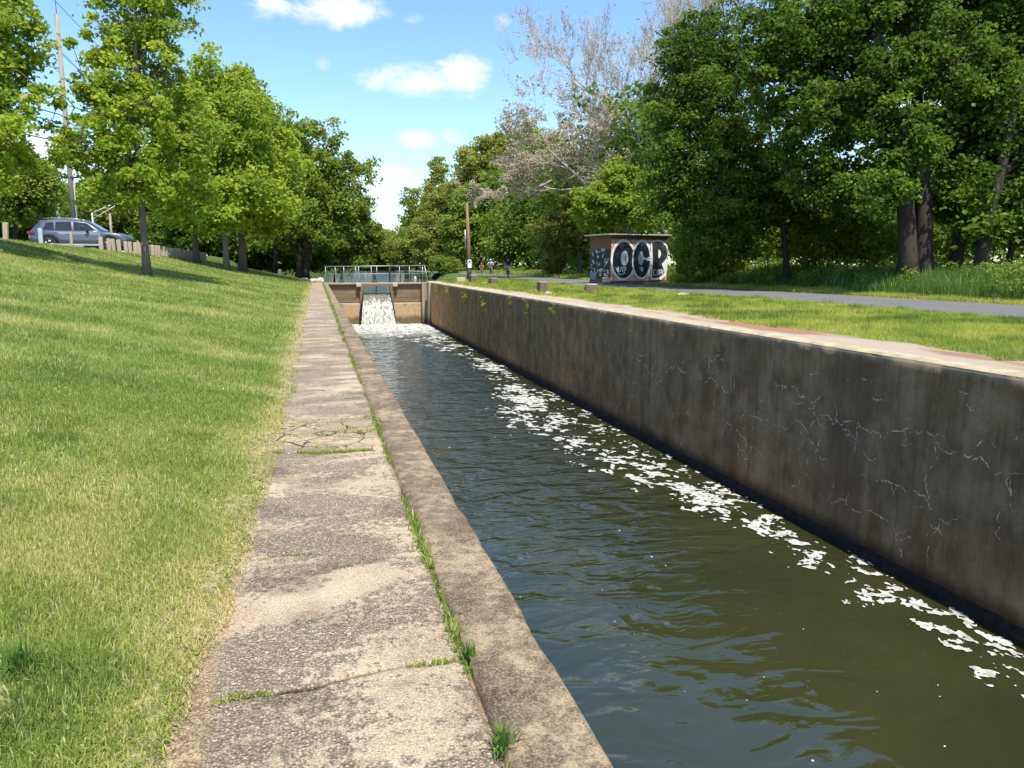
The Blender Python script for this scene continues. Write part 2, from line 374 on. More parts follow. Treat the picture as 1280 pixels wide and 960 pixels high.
bigst = t.mix(t.math('MULTIPLY', t.rng(ag2, .33, .25), t.math('GREATER_THAN', ag2c[1], .62)), stone, t.ramp(ag2c[0], [(0, (.36, .31, .25)), (1, (.66, .60, .52))]))
c = t.mix(worn, t.mix(.35, cem, stone), t.mix(.95, cem, bigst))
dark = t.rng(t.noise(t.map(t.pos, (1, 1.3, 1), (9, 4, 0)), 2.1, 5, .6), .54, .62)
c = t.mix(t.math('MULTIPLY', dark, .45), c, t.mix(1.0, c, (.42, .40, .38, 1), 'MULTIPLY'))
mend = t.math('MULTIPLY', t.rng(t.math('ADD', P[1], t.math('MULTIPLY', big, .5)), 5.88, 5.98), t.rng(t.math('ADD', P[1], t.math('MULTIPLY', big, .5)), 7.06, 6.98)); mk = t.vor(t.vadd(t.pos, t.noise(t.pos, 6, 4), .15), 3.6, 'DISTANCE_TO_EDGE')
c = t.mix(t.math('MULTIPLY', mend, .6), c, t.ramp(fine, [(.42, (.34, .27, .18)), (.58, (.60, .50, .36))])); c = t.mix(t.math('MULTIPLY', mend, t.rng(mk, .035, .012)), c, (.07, .06, .03, 1))
cr = t.attr('crack'); c = t.mix(t.rng(cr, .25, .8, 0, .92), c, (.045, .036, .022, 1))
edge = t.rng(t.math('ADD', t.math('ADD', P[0], t.math('MULTIPLY', big, .20)), t.math('MULTIPLY', fine, .05)), -.215, -.26)
c = t.mix(t.math('MULTIPLY', edge, .7), c, t.ramp(fine, [(.4, (.24, .18, .10)), (.6, (.50, .39, .25))]))
c = t.mix(1.0, c, (1.05, .99, .87, 1), 'MULTIPLY'); t.set(c, .92, 0, .25)
b1 = t.bump(t.math('ADD', t.math('MULTIPLY', t.math('MULTIPLY', agg, -1), t.math('ADD', worn, .35)), t.math('MULTIPLY', fine, .3)), .95, .012)
t.bump(big, .4, .02, b1); M_slab = t.m
def walk(name, x0, x1, y0, y1, dx, dy):
    xs = np.arange(x0, x1+dx/2, dx); ys = np.arange(y0, y1+dy/2, dy); X, Y = np.meshgrid(xs, ys); Z, C = walk_z(X, Y)
    # little groove against the curb
    Z = Z-.03*sst(CURB0-.025, CURB0+.005, X); V = np.stack([X, Y, Z], -1).reshape(-1, 3); nx = len(xs)
    i = np.arange(len(ys)-1)[:, None]*nx+np.arange(nx-1)[None]
    return V, np.stack([i, i+1, i+nx+1, i+nx], -1).reshape(-1, 4), C.ravel()
Va, Fa, Ca = walk('a', -.72, .464, 1.0, 12.5, .0148, .014); Vb, Fb, Cb = walk('b', -.72, .464, 12.5, 59.4, .0592, .05)
Vc, Fc, Cc = walk('c', -.72, .464, -6, 1.0, .0592, .05)
me = npmesh('walkway', np.concatenate([Va, Vb, Vc]), np.concatenate([Fa, Fb+len(Va), Fc+len(Va)+len(Vb)]), smooth=True)
a = me.attributes.new('crack', 'FLOAT', 'POINT'); a.data.foreach_set('value', np.concatenate([Ca, Cb, Cc]).astype(np.float32))
tag(link('walkway', me, M_slab), kind='structure')

# -- left lock wall: coping curb and the face below it
t = T('curb_concrete'); P = t.sep(t.pos)
big = t.noise(t.pos, 1.7, 6, .62); fine = t.noise(t.pos, 120, 5, .75); mid = t.noise(t.pos, 14, 5, .65)
c = t.ramp(t.math('ADD', t.math('MULTIPLY', big, .55), t.math('MULTIPLY', mid, .45)), [(.42, (.085, .066, .045)), (.5, (.17, .134, .094)), (.57, (.34, .27, .185))])
c = t.mix(t.rng(fine, .48, .6, 0, .5), c, (.46, .38, .28, 1)); c = t.mix(t.math('MULTIPLY', t.rng(fine, .47, .40), .65), c, (.07, .055, .04, 1))
yellow = t.math('MULTIPLY', t.rng(P[1], 20, 32), t.rng(mid, .45, .6)); c = t.mix(t.math('MULTIPLY', yellow, .6), c, (.46, .38, .20, 1))
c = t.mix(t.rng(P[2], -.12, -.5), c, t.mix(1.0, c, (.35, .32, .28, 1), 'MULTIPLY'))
wk = t.vor(t.vadd(t.map(t.pos, (1, .6, 1)), t.noise(t.pos, 5, 4), .35), 5.5, 'DISTANCE_TO_EDGE')
cm = t.math('MULTIPLY', t.rng(wk, .022, .006), t.rng(t.noise(t.pos, 1.6, 2), .52, .6)); c = t.mix(t.math('MULTIPLY', cm, .5), c, (.52, .43, .31, 1))
c = t.mix(1.0, c, (.92, .87, .76, 1), 'MULTIPLY'); t.set(c, .9, 0, .25); b = t.bump(fine, .5, .006); t.bump(mid, .5, .012, b); M_curb = t.m
ys = np.concatenate([np.arange(-6, 1, .3), np.arange(1, 14, .025), np.arange(14, 59.6, .08)])
def chip(Y, s, a): return a*np.maximum(fbm(Y*3.1, Y*0+s, 70+s, 5)-.48, 0)*2
c1 = chip(ys, 1, .035)+.012*(fbm(ys*.9, ys*0, 79, 3)-.5); c2 = chip(ys, 2, .05)
zt = .006*(fbm(ys*1.1, ys*0, 77, 3)-.5)*2+.012
prof = np.stack([np.stack([np.full_like(ys, CURB0), ys, zt-.06], -1), np.stack([CURB0+.008+chip(ys, 4, .02), ys, zt], -1),
    np.stack([np.full_like(ys, .54), ys, zt+.003], -1), np.stack([np.full_like(ys, .63), ys, zt+.002], -1),
    np.stack([CURB1-.022-c1, ys, zt], -1), np.stack([CURB1-.006-c1*.6, ys, zt-.014-c2*.3], -1), np.stack([CURB1-c1*.2, ys, zt-.05-c2], -1),
    np.stack([np.full_like(ys, CURB1), ys, zt-.3], -1), np.stack([np.full_like(ys, CURB1), ys, zt*0-4.2], -1), np.stack([np.full_like(ys, CURB0), ys, zt*0-4.2], -1)], 1)
k = prof.shape[1]; V = prof.reshape(-1, 3); i = np.arange(len(ys)-1)[:, None]*k; j = np.arange(k); jn = (j+1) % k
F = np.stack([i+j, i+jn, i+k+jn, i+k+j], -1).reshape(-1, 4)
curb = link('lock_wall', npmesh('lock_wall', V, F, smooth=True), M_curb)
tag(curb, 'lock wall whose worn brown concrete curb runs beside the slab walkway', 'lock wall')

# -- right lock wall
t = T('wall_concrete'); P = t.sep(t.pos)
v = t.map(t.pos, (1, 1, .06)); st1 = t.noise(v, 2.6, 6, .7); st2 = t.noise(v, 9, 5, .7); bl = t.noise(t.pos, .8, 5, .6); fi = t.noise(t.pos, 30, 6, .75)
c = t.ramp(t.math('ADD', t.math('MULTIPLY', st1, .35), t.math('MULTIPLY', t.noise(t.pos, 1.7, 8, .7), .65)), [(.41, (.19, .106, .046)), (.5, (.28, .170, .084)), (.59, (.38, .25, .135))])
c = t.mix(t.rng(st2, .52, .66, 0, .35), c, (.36, .235, .13, 1)); c = t.mix(t.rng(st2, .46, .34, 0, .3), c, (.045, .04, .035, 1))
c = t.mix(t.math('MULTIPLY', t.rng(t.noise(t.map(t.pos, (1, .5, .25)), 1.1, 4), .52, .68), .45), c, (.16, .085, .055, 1))
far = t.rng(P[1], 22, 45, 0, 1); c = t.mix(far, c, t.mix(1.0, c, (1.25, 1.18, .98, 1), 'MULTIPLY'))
c = t.mix(t.rng(P[2], -2.75, -3.05), c, t.mix(1.0, c, (.25, .24, .22, 1), 'MULTIPLY')); c = t.mix(t.rng(fi, .4, .7, 0, .35), c, (.22, .145, .08, 1))
c = t.mix(t.math('MULTIPLY', t.rng(t.math('ADD', P[2], t.math('MULTIPLY', st2, .25)), -.02, .08), .6), c, (.35, .28, .19, 1))
t.set(c, .9, 0, .25); b = t.bump(fi, .5, .01); b = t.bump(st2, .2, .02, b); b = t.bump(bl, .5, .05, b)
brd = t.math('SINE', t.math('MULTIPLY', P[1], 27.0)); t.bump(t.rng(brd, .93, 1.0), .25, .01, b); M_wall = t.m
t = T('coping_concrete'); n = t.noise(t.pos, 3, 6, .65); f2 = t.noise(t.pos, 60, 5, .7)
c = t.ramp(t.math('ADD', t.math('MULTIPLY', n, .6), t.math('MULTIPLY', f2, .4)), [(.35, (.24, .19, .12)), (.5, (.42, .35, .23)), (.68, (.56, .48, .33))])
c = t.mix(t.math('MULTIPLY', t.rng(t.noise(t.pos, 1.1, 4), .55, .7), .5), c, (.40, .38, .12, 1)); t.set(c, .92, 0, .2); t.bump(f2, .6, .01); M_cop = t.m
rwall = empty('lock_wall', (RW, 25, 0), 'tall dark cracked concrete lock wall below the towpath', 'lock wall')
def rel(o, p): o.parent = p; o.matrix_parent_inverse = Matrix.Translation(-Vector(p.location)); return o
ys = np.concatenate([np.arange(-6, 4, .5), np.arange(4, 25, .05), np.arange(25, 57.01, .12)]); zs = np.concatenate([np.linspace(-4.2, -3.02, 4), np.linspace(-2.95, -.12, 44), [-.06, -.035, -.015, -.003]])
Y, Z = np.meshgrid(ys, zs)
X = RW+.012*(fbm(Y*.9, Z*.9, 81, 4)-.5)*2+.02*np.maximum(fbm(Y*1.6+5, Z*.4, 82, 4)-.62, 0)*4
X = X+(Z > -.1)*(chip(Y, 6, .06)*(1-np.abs(Z)/.1))+.01*(Z > -.02)
V = np.stack([X, Y, Z], -1).reshape(-1, 3); nx = len(ys); i = np.arange(len(zs)-1)[:, None]*nx+np.arange(nx-1)[None]
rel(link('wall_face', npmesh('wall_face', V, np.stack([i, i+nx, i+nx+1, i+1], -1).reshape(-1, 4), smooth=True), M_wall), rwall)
# coping strip
ys = np.arange(-6, 59.6, .1); c1 = chip(ys, 6, .06)+.01
us = np.linspace(0, 1, 9); Yg, Ug = np.meshgrid(ys, us, indexing='ij')
wd = .34+.10*(fbm(Yg*.7, Yg*0, 88, 4)-.5)*2+.28*sst(25, 40, Yg); Xg = RW+.012+c1[:, None]*(1-Ug)+Ug*wd
Zg = .035*sst(0, .2, Ug)*sst(1.02, .85, Ug)-.003+.006*(fbm(Xg*8, Yg*3, 89, 3)-.5)+.0
V = np.stack([Xg, Yg, Zg], -1).reshape(-1, 3); i = np.arange(len(ys)-1)[:, None]*9+np.arange(8)[None]
rel(link('coping', npmesh('coping', V, np.stack([i, i+1, i+10, i+9], -1).reshape(-1, 4), smooth=True), M_cop), rwall)
# footing ledge just above the water
t = T('wet_concrete'); n = t.noise(t.pos, 9, 5); t.set(t.ramp(n, [(.3, (.012, .010, .008)), (.7, (.032, .026, .02))]), .8, 0, .15); t.bump(n, .6, .02); M_wet = t.m
ys = np.arange(-4, 57, .15); e = .10+.03*(fbm(ys*1.1, ys*0, 91, 3)-.5)
pr = np.stack([np.stack([RW+.02+0*ys, ys, WZ+.16+0*ys], -1), np.stack([RW-e*.6, ys, WZ+.10+0*ys], -1), np.stack([RW-e, ys, WZ+.05+.02*fbm(ys*3, ys*0, 5, 3)], -1), np.stack([RW-e, ys, WZ-.5+0*ys], -1)], 1)
i = np.arange(len(ys)-1)[:, None]*4+np.arange(3)[None]
rel(link('footing', npmesh('footing', pr.reshape(-1, 3), np.stack([i, i+1, i+5, i+4], -1).reshape(-1, 4), smooth=True), M_wet), rwall)
# pale mineral crust along the cracks
def crackribs():
    r = random.Random(5); VV = []; FF = []
    def ribbon(y, z, ang, L, wd, jit, grav=0):
        n = max(int(L/.045), 3); pts = []; a = ang
        for _ in range(n):
            pts.append((y, z)); a = ang+(a-ang)*.35+r.gauss(0, jit*1.35); s = .045*r.uniform(.5, 1.5)
            y += math.cos(a)*s; z += math.sin(a)*s
            if not (-3.0 < z < -.12): break
        m = len(pts)
        if m < 3: return pts
        ph = r.uniform(0, 9)
        b = len(VV)
        for q, (py, pz) in enumerate(pts):
            p0 = pts[max(q-1, 0)]; p1 = pts[min(q+1, m-1)]; dy, dz = p1[0]-p0[0], p1[1]-p0[1]; l = math.hypot(dy, dz)+1e-6
            w_ = wd*r.uniform(.35, 1.3)*(1-abs(2*q/(m-1)-1)**3)+.0012
            for s_ in (-1, 1): VV.append((RW-.017, py-dz/l*w_*s_, pz+dy/l*w_*s_))
        for q in range(m-1):
            if math.sin(q*.9+ph)+math.sin(q*.37+ph*2) > -.75: FF.append((b+2*q, b+2*q+1, b+2*q+3, b+2*q+2))
        return pts
    # long wandering cracks in the near part, then many short ones
    for (y, z, L) in [(8.0,-1.95,2.4),(9.4,-1.2,3.2),(7.2,-1.15,1.8),(10.6,-2.0,2.2),(11.8,-1.45,2.0),(8.9,-2.45,2.4),(10.9,-.75,2.2),(13.5,-1.5,2.6),(15.5,-1.0,2.0),(12.6,-2.3,2.0),(17,-1.6,2.5),(8.4,-.95,1.6),(9.9,-1.62,1.6),(14.1,-.6,1.5)]:
        p = ribbon(y, z, R(r.choice([0, 8, -8, 4])), L, .011, .42)
        for q in range(1+int(len(p)/26)):
            yy, zz = r.choice(p); ribbon(yy, zz, R(r.choice([-90, 90, -80])), r.uniform(.2, .7), .010, .3)
    for _ in range(95):
        y = 6+r.random()**1.5*22; z = r.uniform(-2.7, -.3); ribbon(y, z, R(r.choice([0, 0, 180, -90, -90])), r.uniform(.1, .6), .009, .4)
    for _ in range(50):
        y = 16+r.random()*38; z = r.uniform(-2.9, -.8); ribbon(y, z, R(-90), r.uniform(.2, .8), .009, .15)
    return np.array(VV), np.array(FF)
V, F = crackribs(); V[:, 0] = RW+.012*(fbm(V[:, 1]*.9, V[:, 2]*.9, 81, 4)-.5)*2-.004
t = T('mineral_crust'); t.set(t.ramp(t.noise(t.pos, 25, 4), [(.40, (.28, .19, .10)), (.58, (.85, .64, .42))]), .9)
rel(tag(link('mineral_crust', npmesh('mineral_crust', V, F), t.m), kind='stuff'), rwall)

# quoins and piers of the gate recess on the right
mb = MB()
mb.box((8.35, 57.35, -2.05), (.72, .7, 4.1)); mb.box((8.25, 58.6, -2.06), (1.1, .5, 4.08))
mb.box((8.62, 57.9, -2.1), (.5, 1.2, 4.0))
t = T('pier_concrete'); n = t.noise(t.map(t.pos, (1, 1, .12)), 4, 5, .7); n2 = t.noise(t.pos, 20, 5)
c = t.ramp(n, [(.3, (.12, .09, .06)), (.6, (.34, .28, .19)), (.8, (.46, .38, .26))]); c = t.mix(t.rng(t.sep(t.pos)[2], -2.2, -3.0), c, (.05, .04, .03, 1)); t.set(c, .9); t.bump(n2, .4, .01); M_pier = t.m
rel(mb.build('pier', M_pier, None, bevel=.03), rwall)

# -- lock floor is never seen; water
def wav(X, Y):
    a = sst(46, 57.5, Y); b = sst(25, 50, Y)
    return .09*a*(fbm(X*2.2, Y*2.2, 101, 4)-.5)*2+.18*np.exp(-((Y-57.3)/.7)**2-((X-4.4)/1.5)**2)*(.6+fbm(X*5, Y*5, 102, 3))+.02*b*(fbm(X*2.5, Y*2.0, 103, 3)-.5)*2+.006*(fbm(X*3, Y*2.4, 104, 2)-.5)
t = T('canal_water'); P = t.sep(t.pos)
pw = t.vadd(t.pos, t.noise(t.pos, .6, 3), .6)
calm = t.rng(P[1], 5, 19, .16, 1.0); side = t.rng(P[0], 8.5, 3.5, .5, 1.0)
w1 = t.noise(t.map(pw, (1.0, 1.9, 1), rot=(0, 0, .25)), 1.0, 2, .45, .7); w2 = t.noise(t.map(pw, (1, 2.0, 1), rot=(0, 0, -.3)), 4.0, 3, .5, .4); w3 = t.noise(t.map(t.pos, (1, 1.6, 1)), 13, 3, .5)
k2 = t.math('MULTIPLY', calm, side)
hgt = t.math('ADD', t.math('MULTIPLY', w1, t.math('MULTIPLY', k2, 1.25)), t.math('ADD', t.math('MULTIPLY', w2, t.math('MULTIPLY', t.math('MULTIPLY', k2, calm), .42)), t.math('MULTIPLY', w3, t.math('MULTIPLY', t.math('MULTIPLY', k2, calm), .05))))
spk = t.vor(t.pos, 3.2, 'F1'); sc_ = t.sep(t.vor(t.pos, 3.2, 'F1', 'Color'))
spot = t.math('MULTIPLY', t.math('LESS_THAN', spk, t.math('MULTIPLY', sc_[1], .055)), t.math('GREATER_THAN', sc_[0], .45))
spk2 = t.vor(t.pos, 9, 'F1'); sc2 = t.sep(t.vor(t.pos, 9, 'F1', 'Color')); spot = t.math('MAXIMUM', spot, t.math('MULTIPLY', t.math('LESS_THAN', spk2, t.math('MULTIPLY', sc2[1], .075)), t.math('GREATER_THAN', sc2[0], .86)))
turb = t.math('MULTIPLY', t.rng(P[1], 47, 56.5), t.rng(t.noise(t.map(t.pos, (1, .6, 1)), 2.2, 7, .75), .40, .54))
base = t.ramp(t.noise(t.pos, .35, 3), [(.35, (.022, .026, .008)), (.65, (.032, .034, .010))])
base = t.mix(t.rng(P[1], 44, 56), base, (.12, .13, .06, 1))
t.set(t.mix(t.math('MAXIMUM', spot, turb), base, (.78, .78, .72, 1)), t.rng(t.math('MAXIMUM', spot, turb), 0, 1, .02, .8), 0, 1.0); t.b.inputs['IOR'].default_value = 1.5
bp = t.bump(hgt, 1.0, .22); M_water = t.m
xs = np.arange(.70, 8.25, .1); ys = np.concatenate([np.arange(-6, 20, .5), np.arange(20, 44, .2), np.arange(44, 60.2, .09)])
tag(link('water', grid(xs, ys, lambda X, Y: WZ+wav(X, Y)), M_water), kind='structure')
t = T('pool_water'); n = t.noise(t.map(t.pos, (.35, 1.3, 1)), 1.6, 4, .6, .4); t.set((.035, .05, .03), .05, 0, .6); t.b.inputs['IOR'].default_value = 1.33; t.bump(n, .9, .2)
tag(link('pool_water', grid(np.linspace(-12, 50, 30), np.concatenate([np.arange(59.6, 120, 4), np.linspace(124, 280, 20)]), lambda X, Y: PZ+0*X), t.m), kind='structure')

# -- foam: outlines of a noise field (marching squares)
def iso(xs, ys, fn, zf):
    X, Y = np.meshgrid(xs, ys); Fv = fn(X, Y); dx = xs[1]-xs[0]; dy = ys[1]-ys[0]
    a = Fv[:-1, :-1]; b = Fv[:-1, 1:]; c = Fv[1:, 1:]; d = Fv[1:, :-1]; cnt = (a > 0)*1+(b > 0)+(c > 0)+(d > 0)
    vs = []; polys = {}
    def put(pl):
        polys.setdefault(len(pl), []).append(list(range(len(vs), len(vs)+len(pl)))); vs.extend(pl)
    for r_, c_ in zip(*np.nonzero(cnt)):
        x0, y0 = xs[c_], ys[r_]; q = [(x0, y0, a[r_, c_]), (x0+dx, y0, b[r_, c_]), (x0+dx, y0+dy, c[r_, c_]), (x0, y0+dy, d[r_, c_])]
        if cnt[r_, c_] == 4: put([(p[0], p[1]) for p in q]); continue
        out = []
        for k_ in range(4):
            p, n_ = q[k_], q[(k_+1) % 4]
            if p[2] > 0: out.append((p[0], p[1]))
            if (p[2] > 0) != (n_[2] > 0):
                s = p[2]/(p[2]-n_[2]); out.append((p[0]+(n_[0]-p[0])*s, p[1]+(n_[1]-p[1])*s))
        if len(out) > 2: put(out)
    vs = np.array(vs); return np.column_stack([vs, zf(vs[:, 0], vs[:, 1])]), [np.array(p) for p in polys.values()]
def foam_c(Y): return np.interp(Y, [4, 6.3, 9, 12, 16, 20, 28, 36, 44, 52, 58], [7.35, 7.38, 7.6, 7.35, 6.9, 6.35, 7.2, 7.3, 6.7, 5.0, 4.4])
def foam_w(Y): return np.interp(Y, [4, 9, 12, 16, 20, 28, 36, 44, 50, 58], [.50, .42, .5, .85, 1.15, .7, .6, 1.1, 2.2, 3.2])
def foam_f(X, Y):
    wx = X+.35*(fbm(X*1.5, Y*1.5, 111, 3)-.5); wy = Y+.35*(fbm(X*1.5, Y*1.5, 112, 3)-.5)
    n = fbm(wx*2.0, wy*1.55, 113, 6, .62); n2 = fbm(X*.8, Y*.45, 114, 2)
    d = ((X-foam_c(Y))/foam_w(Y)); hole = .16*np.maximum(fbm(X*15, Y*15, 115, 2)-.56, 0)*6
    n3 = fbm(wx*6.5, wy*5, 117, 4, .6)
    f = .52*n+.48*n3-.508-.065*np.minimum(d*d, 6)+.16*(n2-.5)-hole
    return f+.075*sst(48, 57, Y)+.030*sst(11, 6.5, Y)+.006-.035*sst(22, 30, Y)*(1-sst(40, 48, Y))
wz = lambda X, Y: WZ+wav(X, Y)+.012
A, PA = iso(np.arange(5.0, 8.16, .022), np.arange(5, 14, .022), foam_f, wz); B, PB = iso(np.arange(4.0, 8.16, .04), np.arange(14, 27, .045), foam_f, wz)
C_, PC = iso(np.arange(.8, 8.16, .07), np.arange(27, 58.6, .10), foam_f, wz)
t = T('foam'); n = t.vor(t.pos, 40); n2 = t.noise(t.pos, 9, 5, .7); t.set(t.ramp(n2, [(.42, (.30, .30, .26)), (.56, (.52, .51, .47))]), .85, 0, .2); t.bump(n, .5, .012)
fo = link('foam', npmesh('foam', np.concatenate([A, B, C_]), PA+[p+len(A) for p in PB]+[p+len(A)+len(B) for p in PC]), t.m); tag(fo, 'patchy white foam drifting along the dark lock wall', 'foam', kind='stuff')

# ------------------------------------------------------------------ lock gate
GX0, GX1 = .74, 7.75
t = T('gate_timber'); P = t.sep(t.pos); n = t.noise(t.map(t.pos, (.35, 1, 5)), 2.4, 6, .7); bd = t.math('FRACT', t.math('MULTIPLY', P[2], 3.4))
c = t.ramp(n, [(.3, (.11, .07, .038)), (.55, (.20, .135, .075)), (.75, (.28, .20, .11))]); c = t.mix(t.rng(bd, .90, .97), c, (.03, .02, .012, 1)); t.set(c, .85); t.bump(n, .4, .01); M_timb = t.m
t = T('rusty_concrete'); n = t.noise(t.pos, 1.3, 5, .6); n2 = t.noise(t.pos, 22, 5, .7)
c = t.ramp(n, [(.35, (.20, .15, .085)), (.5, (.44, .34, .20)), (.62, (.42, .24, .10)), (.75, (.50, .41, .27))]); c = t.mix(t.rng(t.math('ADD', t.sep(t.pos)[2], t.math('MULTIPLY', n, .8)), -1.9, -2.35), c, (.11, .085, .035, 1)); c = t.mix(t.rng(n2, .4, .7, 0, .3), c, (.2, .15, .09, 1)); t.set(c, .85); t.bump(n2, .5, .01); M_rust = t.m
M_block = simple('pale_block', (.52, .44, .30), (.40, .33, .21), 9)
M_blackiron = simple('black_iron', (.02, .02, .02), (.035, .03, .028), 12, .5, .3)
M_galv = simple('galvanised_steel', (.42, .42, .40), (.30, .30, .28), 10, .45, .6)
gate = empty('lock_gate', (4.3, GY, -3.2), 'timber and concrete lock gate with water pouring through its middle opening', 'lock gate')
ox0, ox1 = 3.38, 5.30
def part(mb, name, mat, par, **k): return rel(mb.build(name, mat, None, **k), par)
for a, b in ((GX0, ox0-.28), (ox1+.30, GX1)):
    part(MB().box(((a+b)/2, GY+.15, -.86), (b-a, .22, 1.40)), 'plank_panel', M_timb, gate, bevel=.01)
    part(MB().box(((a+b)/2, GY+.05, -2.9), (b-a, .34, 2.6)), 'breast_wall', M_rust, gate, bevel=.03)
for x in (ox0-.15, ox1+.17): part(MB().box((x, GY+.02, -1.05), (.28, .42, 1.75)), 'gate_post', M_timb, gate, bevel=.02)
part(MB().box((4.3, GY+.15, -.09), (7.1, .62, .13)), 'deck', simple('deck_plank', (.42, .34, .22), (.28, .22, .14), 6, sc=(.4, 3, 3)), gate, bevel=.015)
part(MB().box((4.34, GY-.02, -.225), (2.4, .26, .14)), 'lintel', simple('rust_beam', (.26, .13, .06), (.16, .09, .05), 5), gate, bevel=.01)
for x in (3.02, 5.72): part(MB().box((x, GY-.2, -.20), (.36, .34, .26)), 'bracket', M_block, gate, bevel=.03)
part(MB().box((4.34, GY+.1, -1.02), (2.0, .12, .2)), 'sluice_board', M_blackiron, gate, bevel=.01)
mb = MB().tube([(4.34, GY+.1, -.25), (4.34, GY+.1, -1.0)], .025, 8); mb.box((4.34, GY+.02, -.90), (.24, .1, .10), taper=.4); part(mb, 'sluice_rod', M_blackiron, gate)
for s, x in ((-1, ox0-.02), (1, ox1+.03)):
    mb = MB(); mb.prism([(0, -.25), (0, -3.3), (s*.40, -3.3), (s*.34, -2.2), (s*.1, -1.1), (0, -.6)][::s], (x, GY-.12, 0), (1, 0, 0), (0, 0, 1), .1); part(mb, 'sluice_cheek', M_wet, gate)
part(MB().box((4.34, GY+.55, -2.3), (2.5, .2, 2.3)), 'sill_wall', M_wet, gate)

# falling water
xs_ = np.linspace(0, 1, 70); ss = np.linspace(0, 1, 60); U, S = np.meshgrid(xs_, ss)
Yf = GY+.35-.35*np.minimum(S/.12, 1)-1.0*np.maximum(S-.1, 0)**.8; Zf = PZ+.02-.10*np.minimum(S/.12, 1)-2.30*np.maximum(S-.1, 0)**1.25/.9**1.25
wf = 1.86+.72*S; Xf = 4.34+.04*S+(U-.5)*wf+.09*S*(fbm(U*9, S*9, 121, 3)-.5)
Yf = Yf-.16*S*(fbm(U*26, S*7, 122, 5, .7)-.4)*2-.05*S*fbm(U*60, S*30, 123, 2)
V = np.stack([Xf, Yf, Zf], -1).reshape(-1, 3); nx = 70; i = np.arange(59)[:, None]*nx+np.arange(69)[None]
t = T('falling_water'); n = t.noise(t.map(t.pos, (1, .3, .38)), 9, 5, .75); n2 = t.noise(t.map(t.pos, (1, 1, .6)), 17, 4, .7)
f = t.math('ADD', t.math('MULTIPLY', n, .55), t.math('MULTIPLY', n2, .45)); z = t.rng(t.sep(t.pos)[2], -.95, -1.7, -.10, .03)
t.set(t.ramp(t.math('ADD', f, z), [(.44, (.07, .075, .04)), (.50, (.28, .28, .21)), (.565, (.64, .63, .56))]), .55, 0, .5); t.bump(f, .8, .05)
tag(link('waterfall', npmesh('waterfall', V, np.stack([i, i+1, i+nx+1, i+nx], -1).reshape(-1, 4), smooth=True), t.m), 'white water pouring through the gate into the lock', 'waterfall', kind='stuff')
# splash lumps at its foot
pts = []; fs = []
mb = MB()
for _ in range(420):
    x = random.gauss(4.4, .95); y = random.uniform(56.6, 58.2); x = min(max(x, 1.0), 7.6); h_ = random.random()**2*.42*math.exp(-((x-4.4)/1.3)**2); r_ = random.uniform(.02, .07)
    c = Vector((x, y, WZ+h_+.05)); mb.add([c+Vector((random.uniform(-1, 1), random.uniform(-1, 1), random.uniform(-.7, .7)))*r_ for _ in range(4)], [(0,1,2),(0,2,3),(0,3,1),(1,3,2)])
sp = mb.build('splash', fo.data.materials[0]); tag(sp, 'white spray thrown up at the foot of the fall', 'spray', kind='stuff')

# railing over the gate
rail = empty('railing', (4.3, GY, 0), 'grey steel pipe railing along the top of the lock gate', 'railing')
part(MB().tube([(.62, GY, 1.16), (8.0, GY, 1.24)], .035, 8), 'top_rail', M_galv, rail); part(MB().tube([(.62, GY, .60), (8.0, GY, .64)], .022, 8), 'middle_rail', M_galv, rail)
for x in (.66, 1.36, 1.98, 2.85, 3.06, 4.0, 4.4, 6.1, 6.85, 7.85):
    part(MB().tube([(x, GY, -.03), (x, GY, 1.17)], .026, 8), 'post', M_galv, rail)
part(MB().tube([(5.36, GY-.03, -.03), (5.36, GY-.03, 1.15)], .05, 8), 'post', M_blackiron, rail)
part(MB().tube([(8.22, GY-.2, -.03), (8.0, GY, 1.24)], .032, 8), 'brace', M_galv, rail)
# sluice winches
def winch(x, label):
    r_ = empty('sluice_winch', (x, GY+.22, -.025), label, 'winch', 'cast iron winches standing on the lock gate')
    mb = MB(); mb.lathe((0, 0, 0), [(.17, 0), (.17, .05), (.12, .07), (.085, .4), (.07, .62)], 10); mb.build('stand', M_blackiron, r_)
    mb = MB(); mb.box((0, 0, .74), (.30, .2, .24)); mb.tube([(0, 0, .6), (0, 0, 1.13)], .03, 8); mb.build('gearbox', M_blackiron, r_, bevel=.02)
    MB().tube([(.1, 0, .78), (.22, 0, .78), (.24, 0, 1.02)], .02, 6).build('crank', M_blackiron, r_); MB().tube([(-.1, 0, .8), (-.24, 0, .96)], .02, 6).build('lever', M_blackiron, r_)
winch(1.80, 'black iron sluice winch on the gate nearest the slab walkway'); winch(4.24, 'black iron sluice winch on the gate above the falling water'); winch(6.62, 'black iron sluice winch on the gate nearest the towpath')
o = MB().lathe((7.32, GY+.3, -.02), [(.10, 0), (.10, .3), (.06, .34), (.06, .42), (.02, .44)], 10).build('marker_post', simple('white_paint', (.75, .74, .70), (.6, .6, .56), 8)); tag(o, 'small white marker post on the gate deck by the towpath', 'marker post')
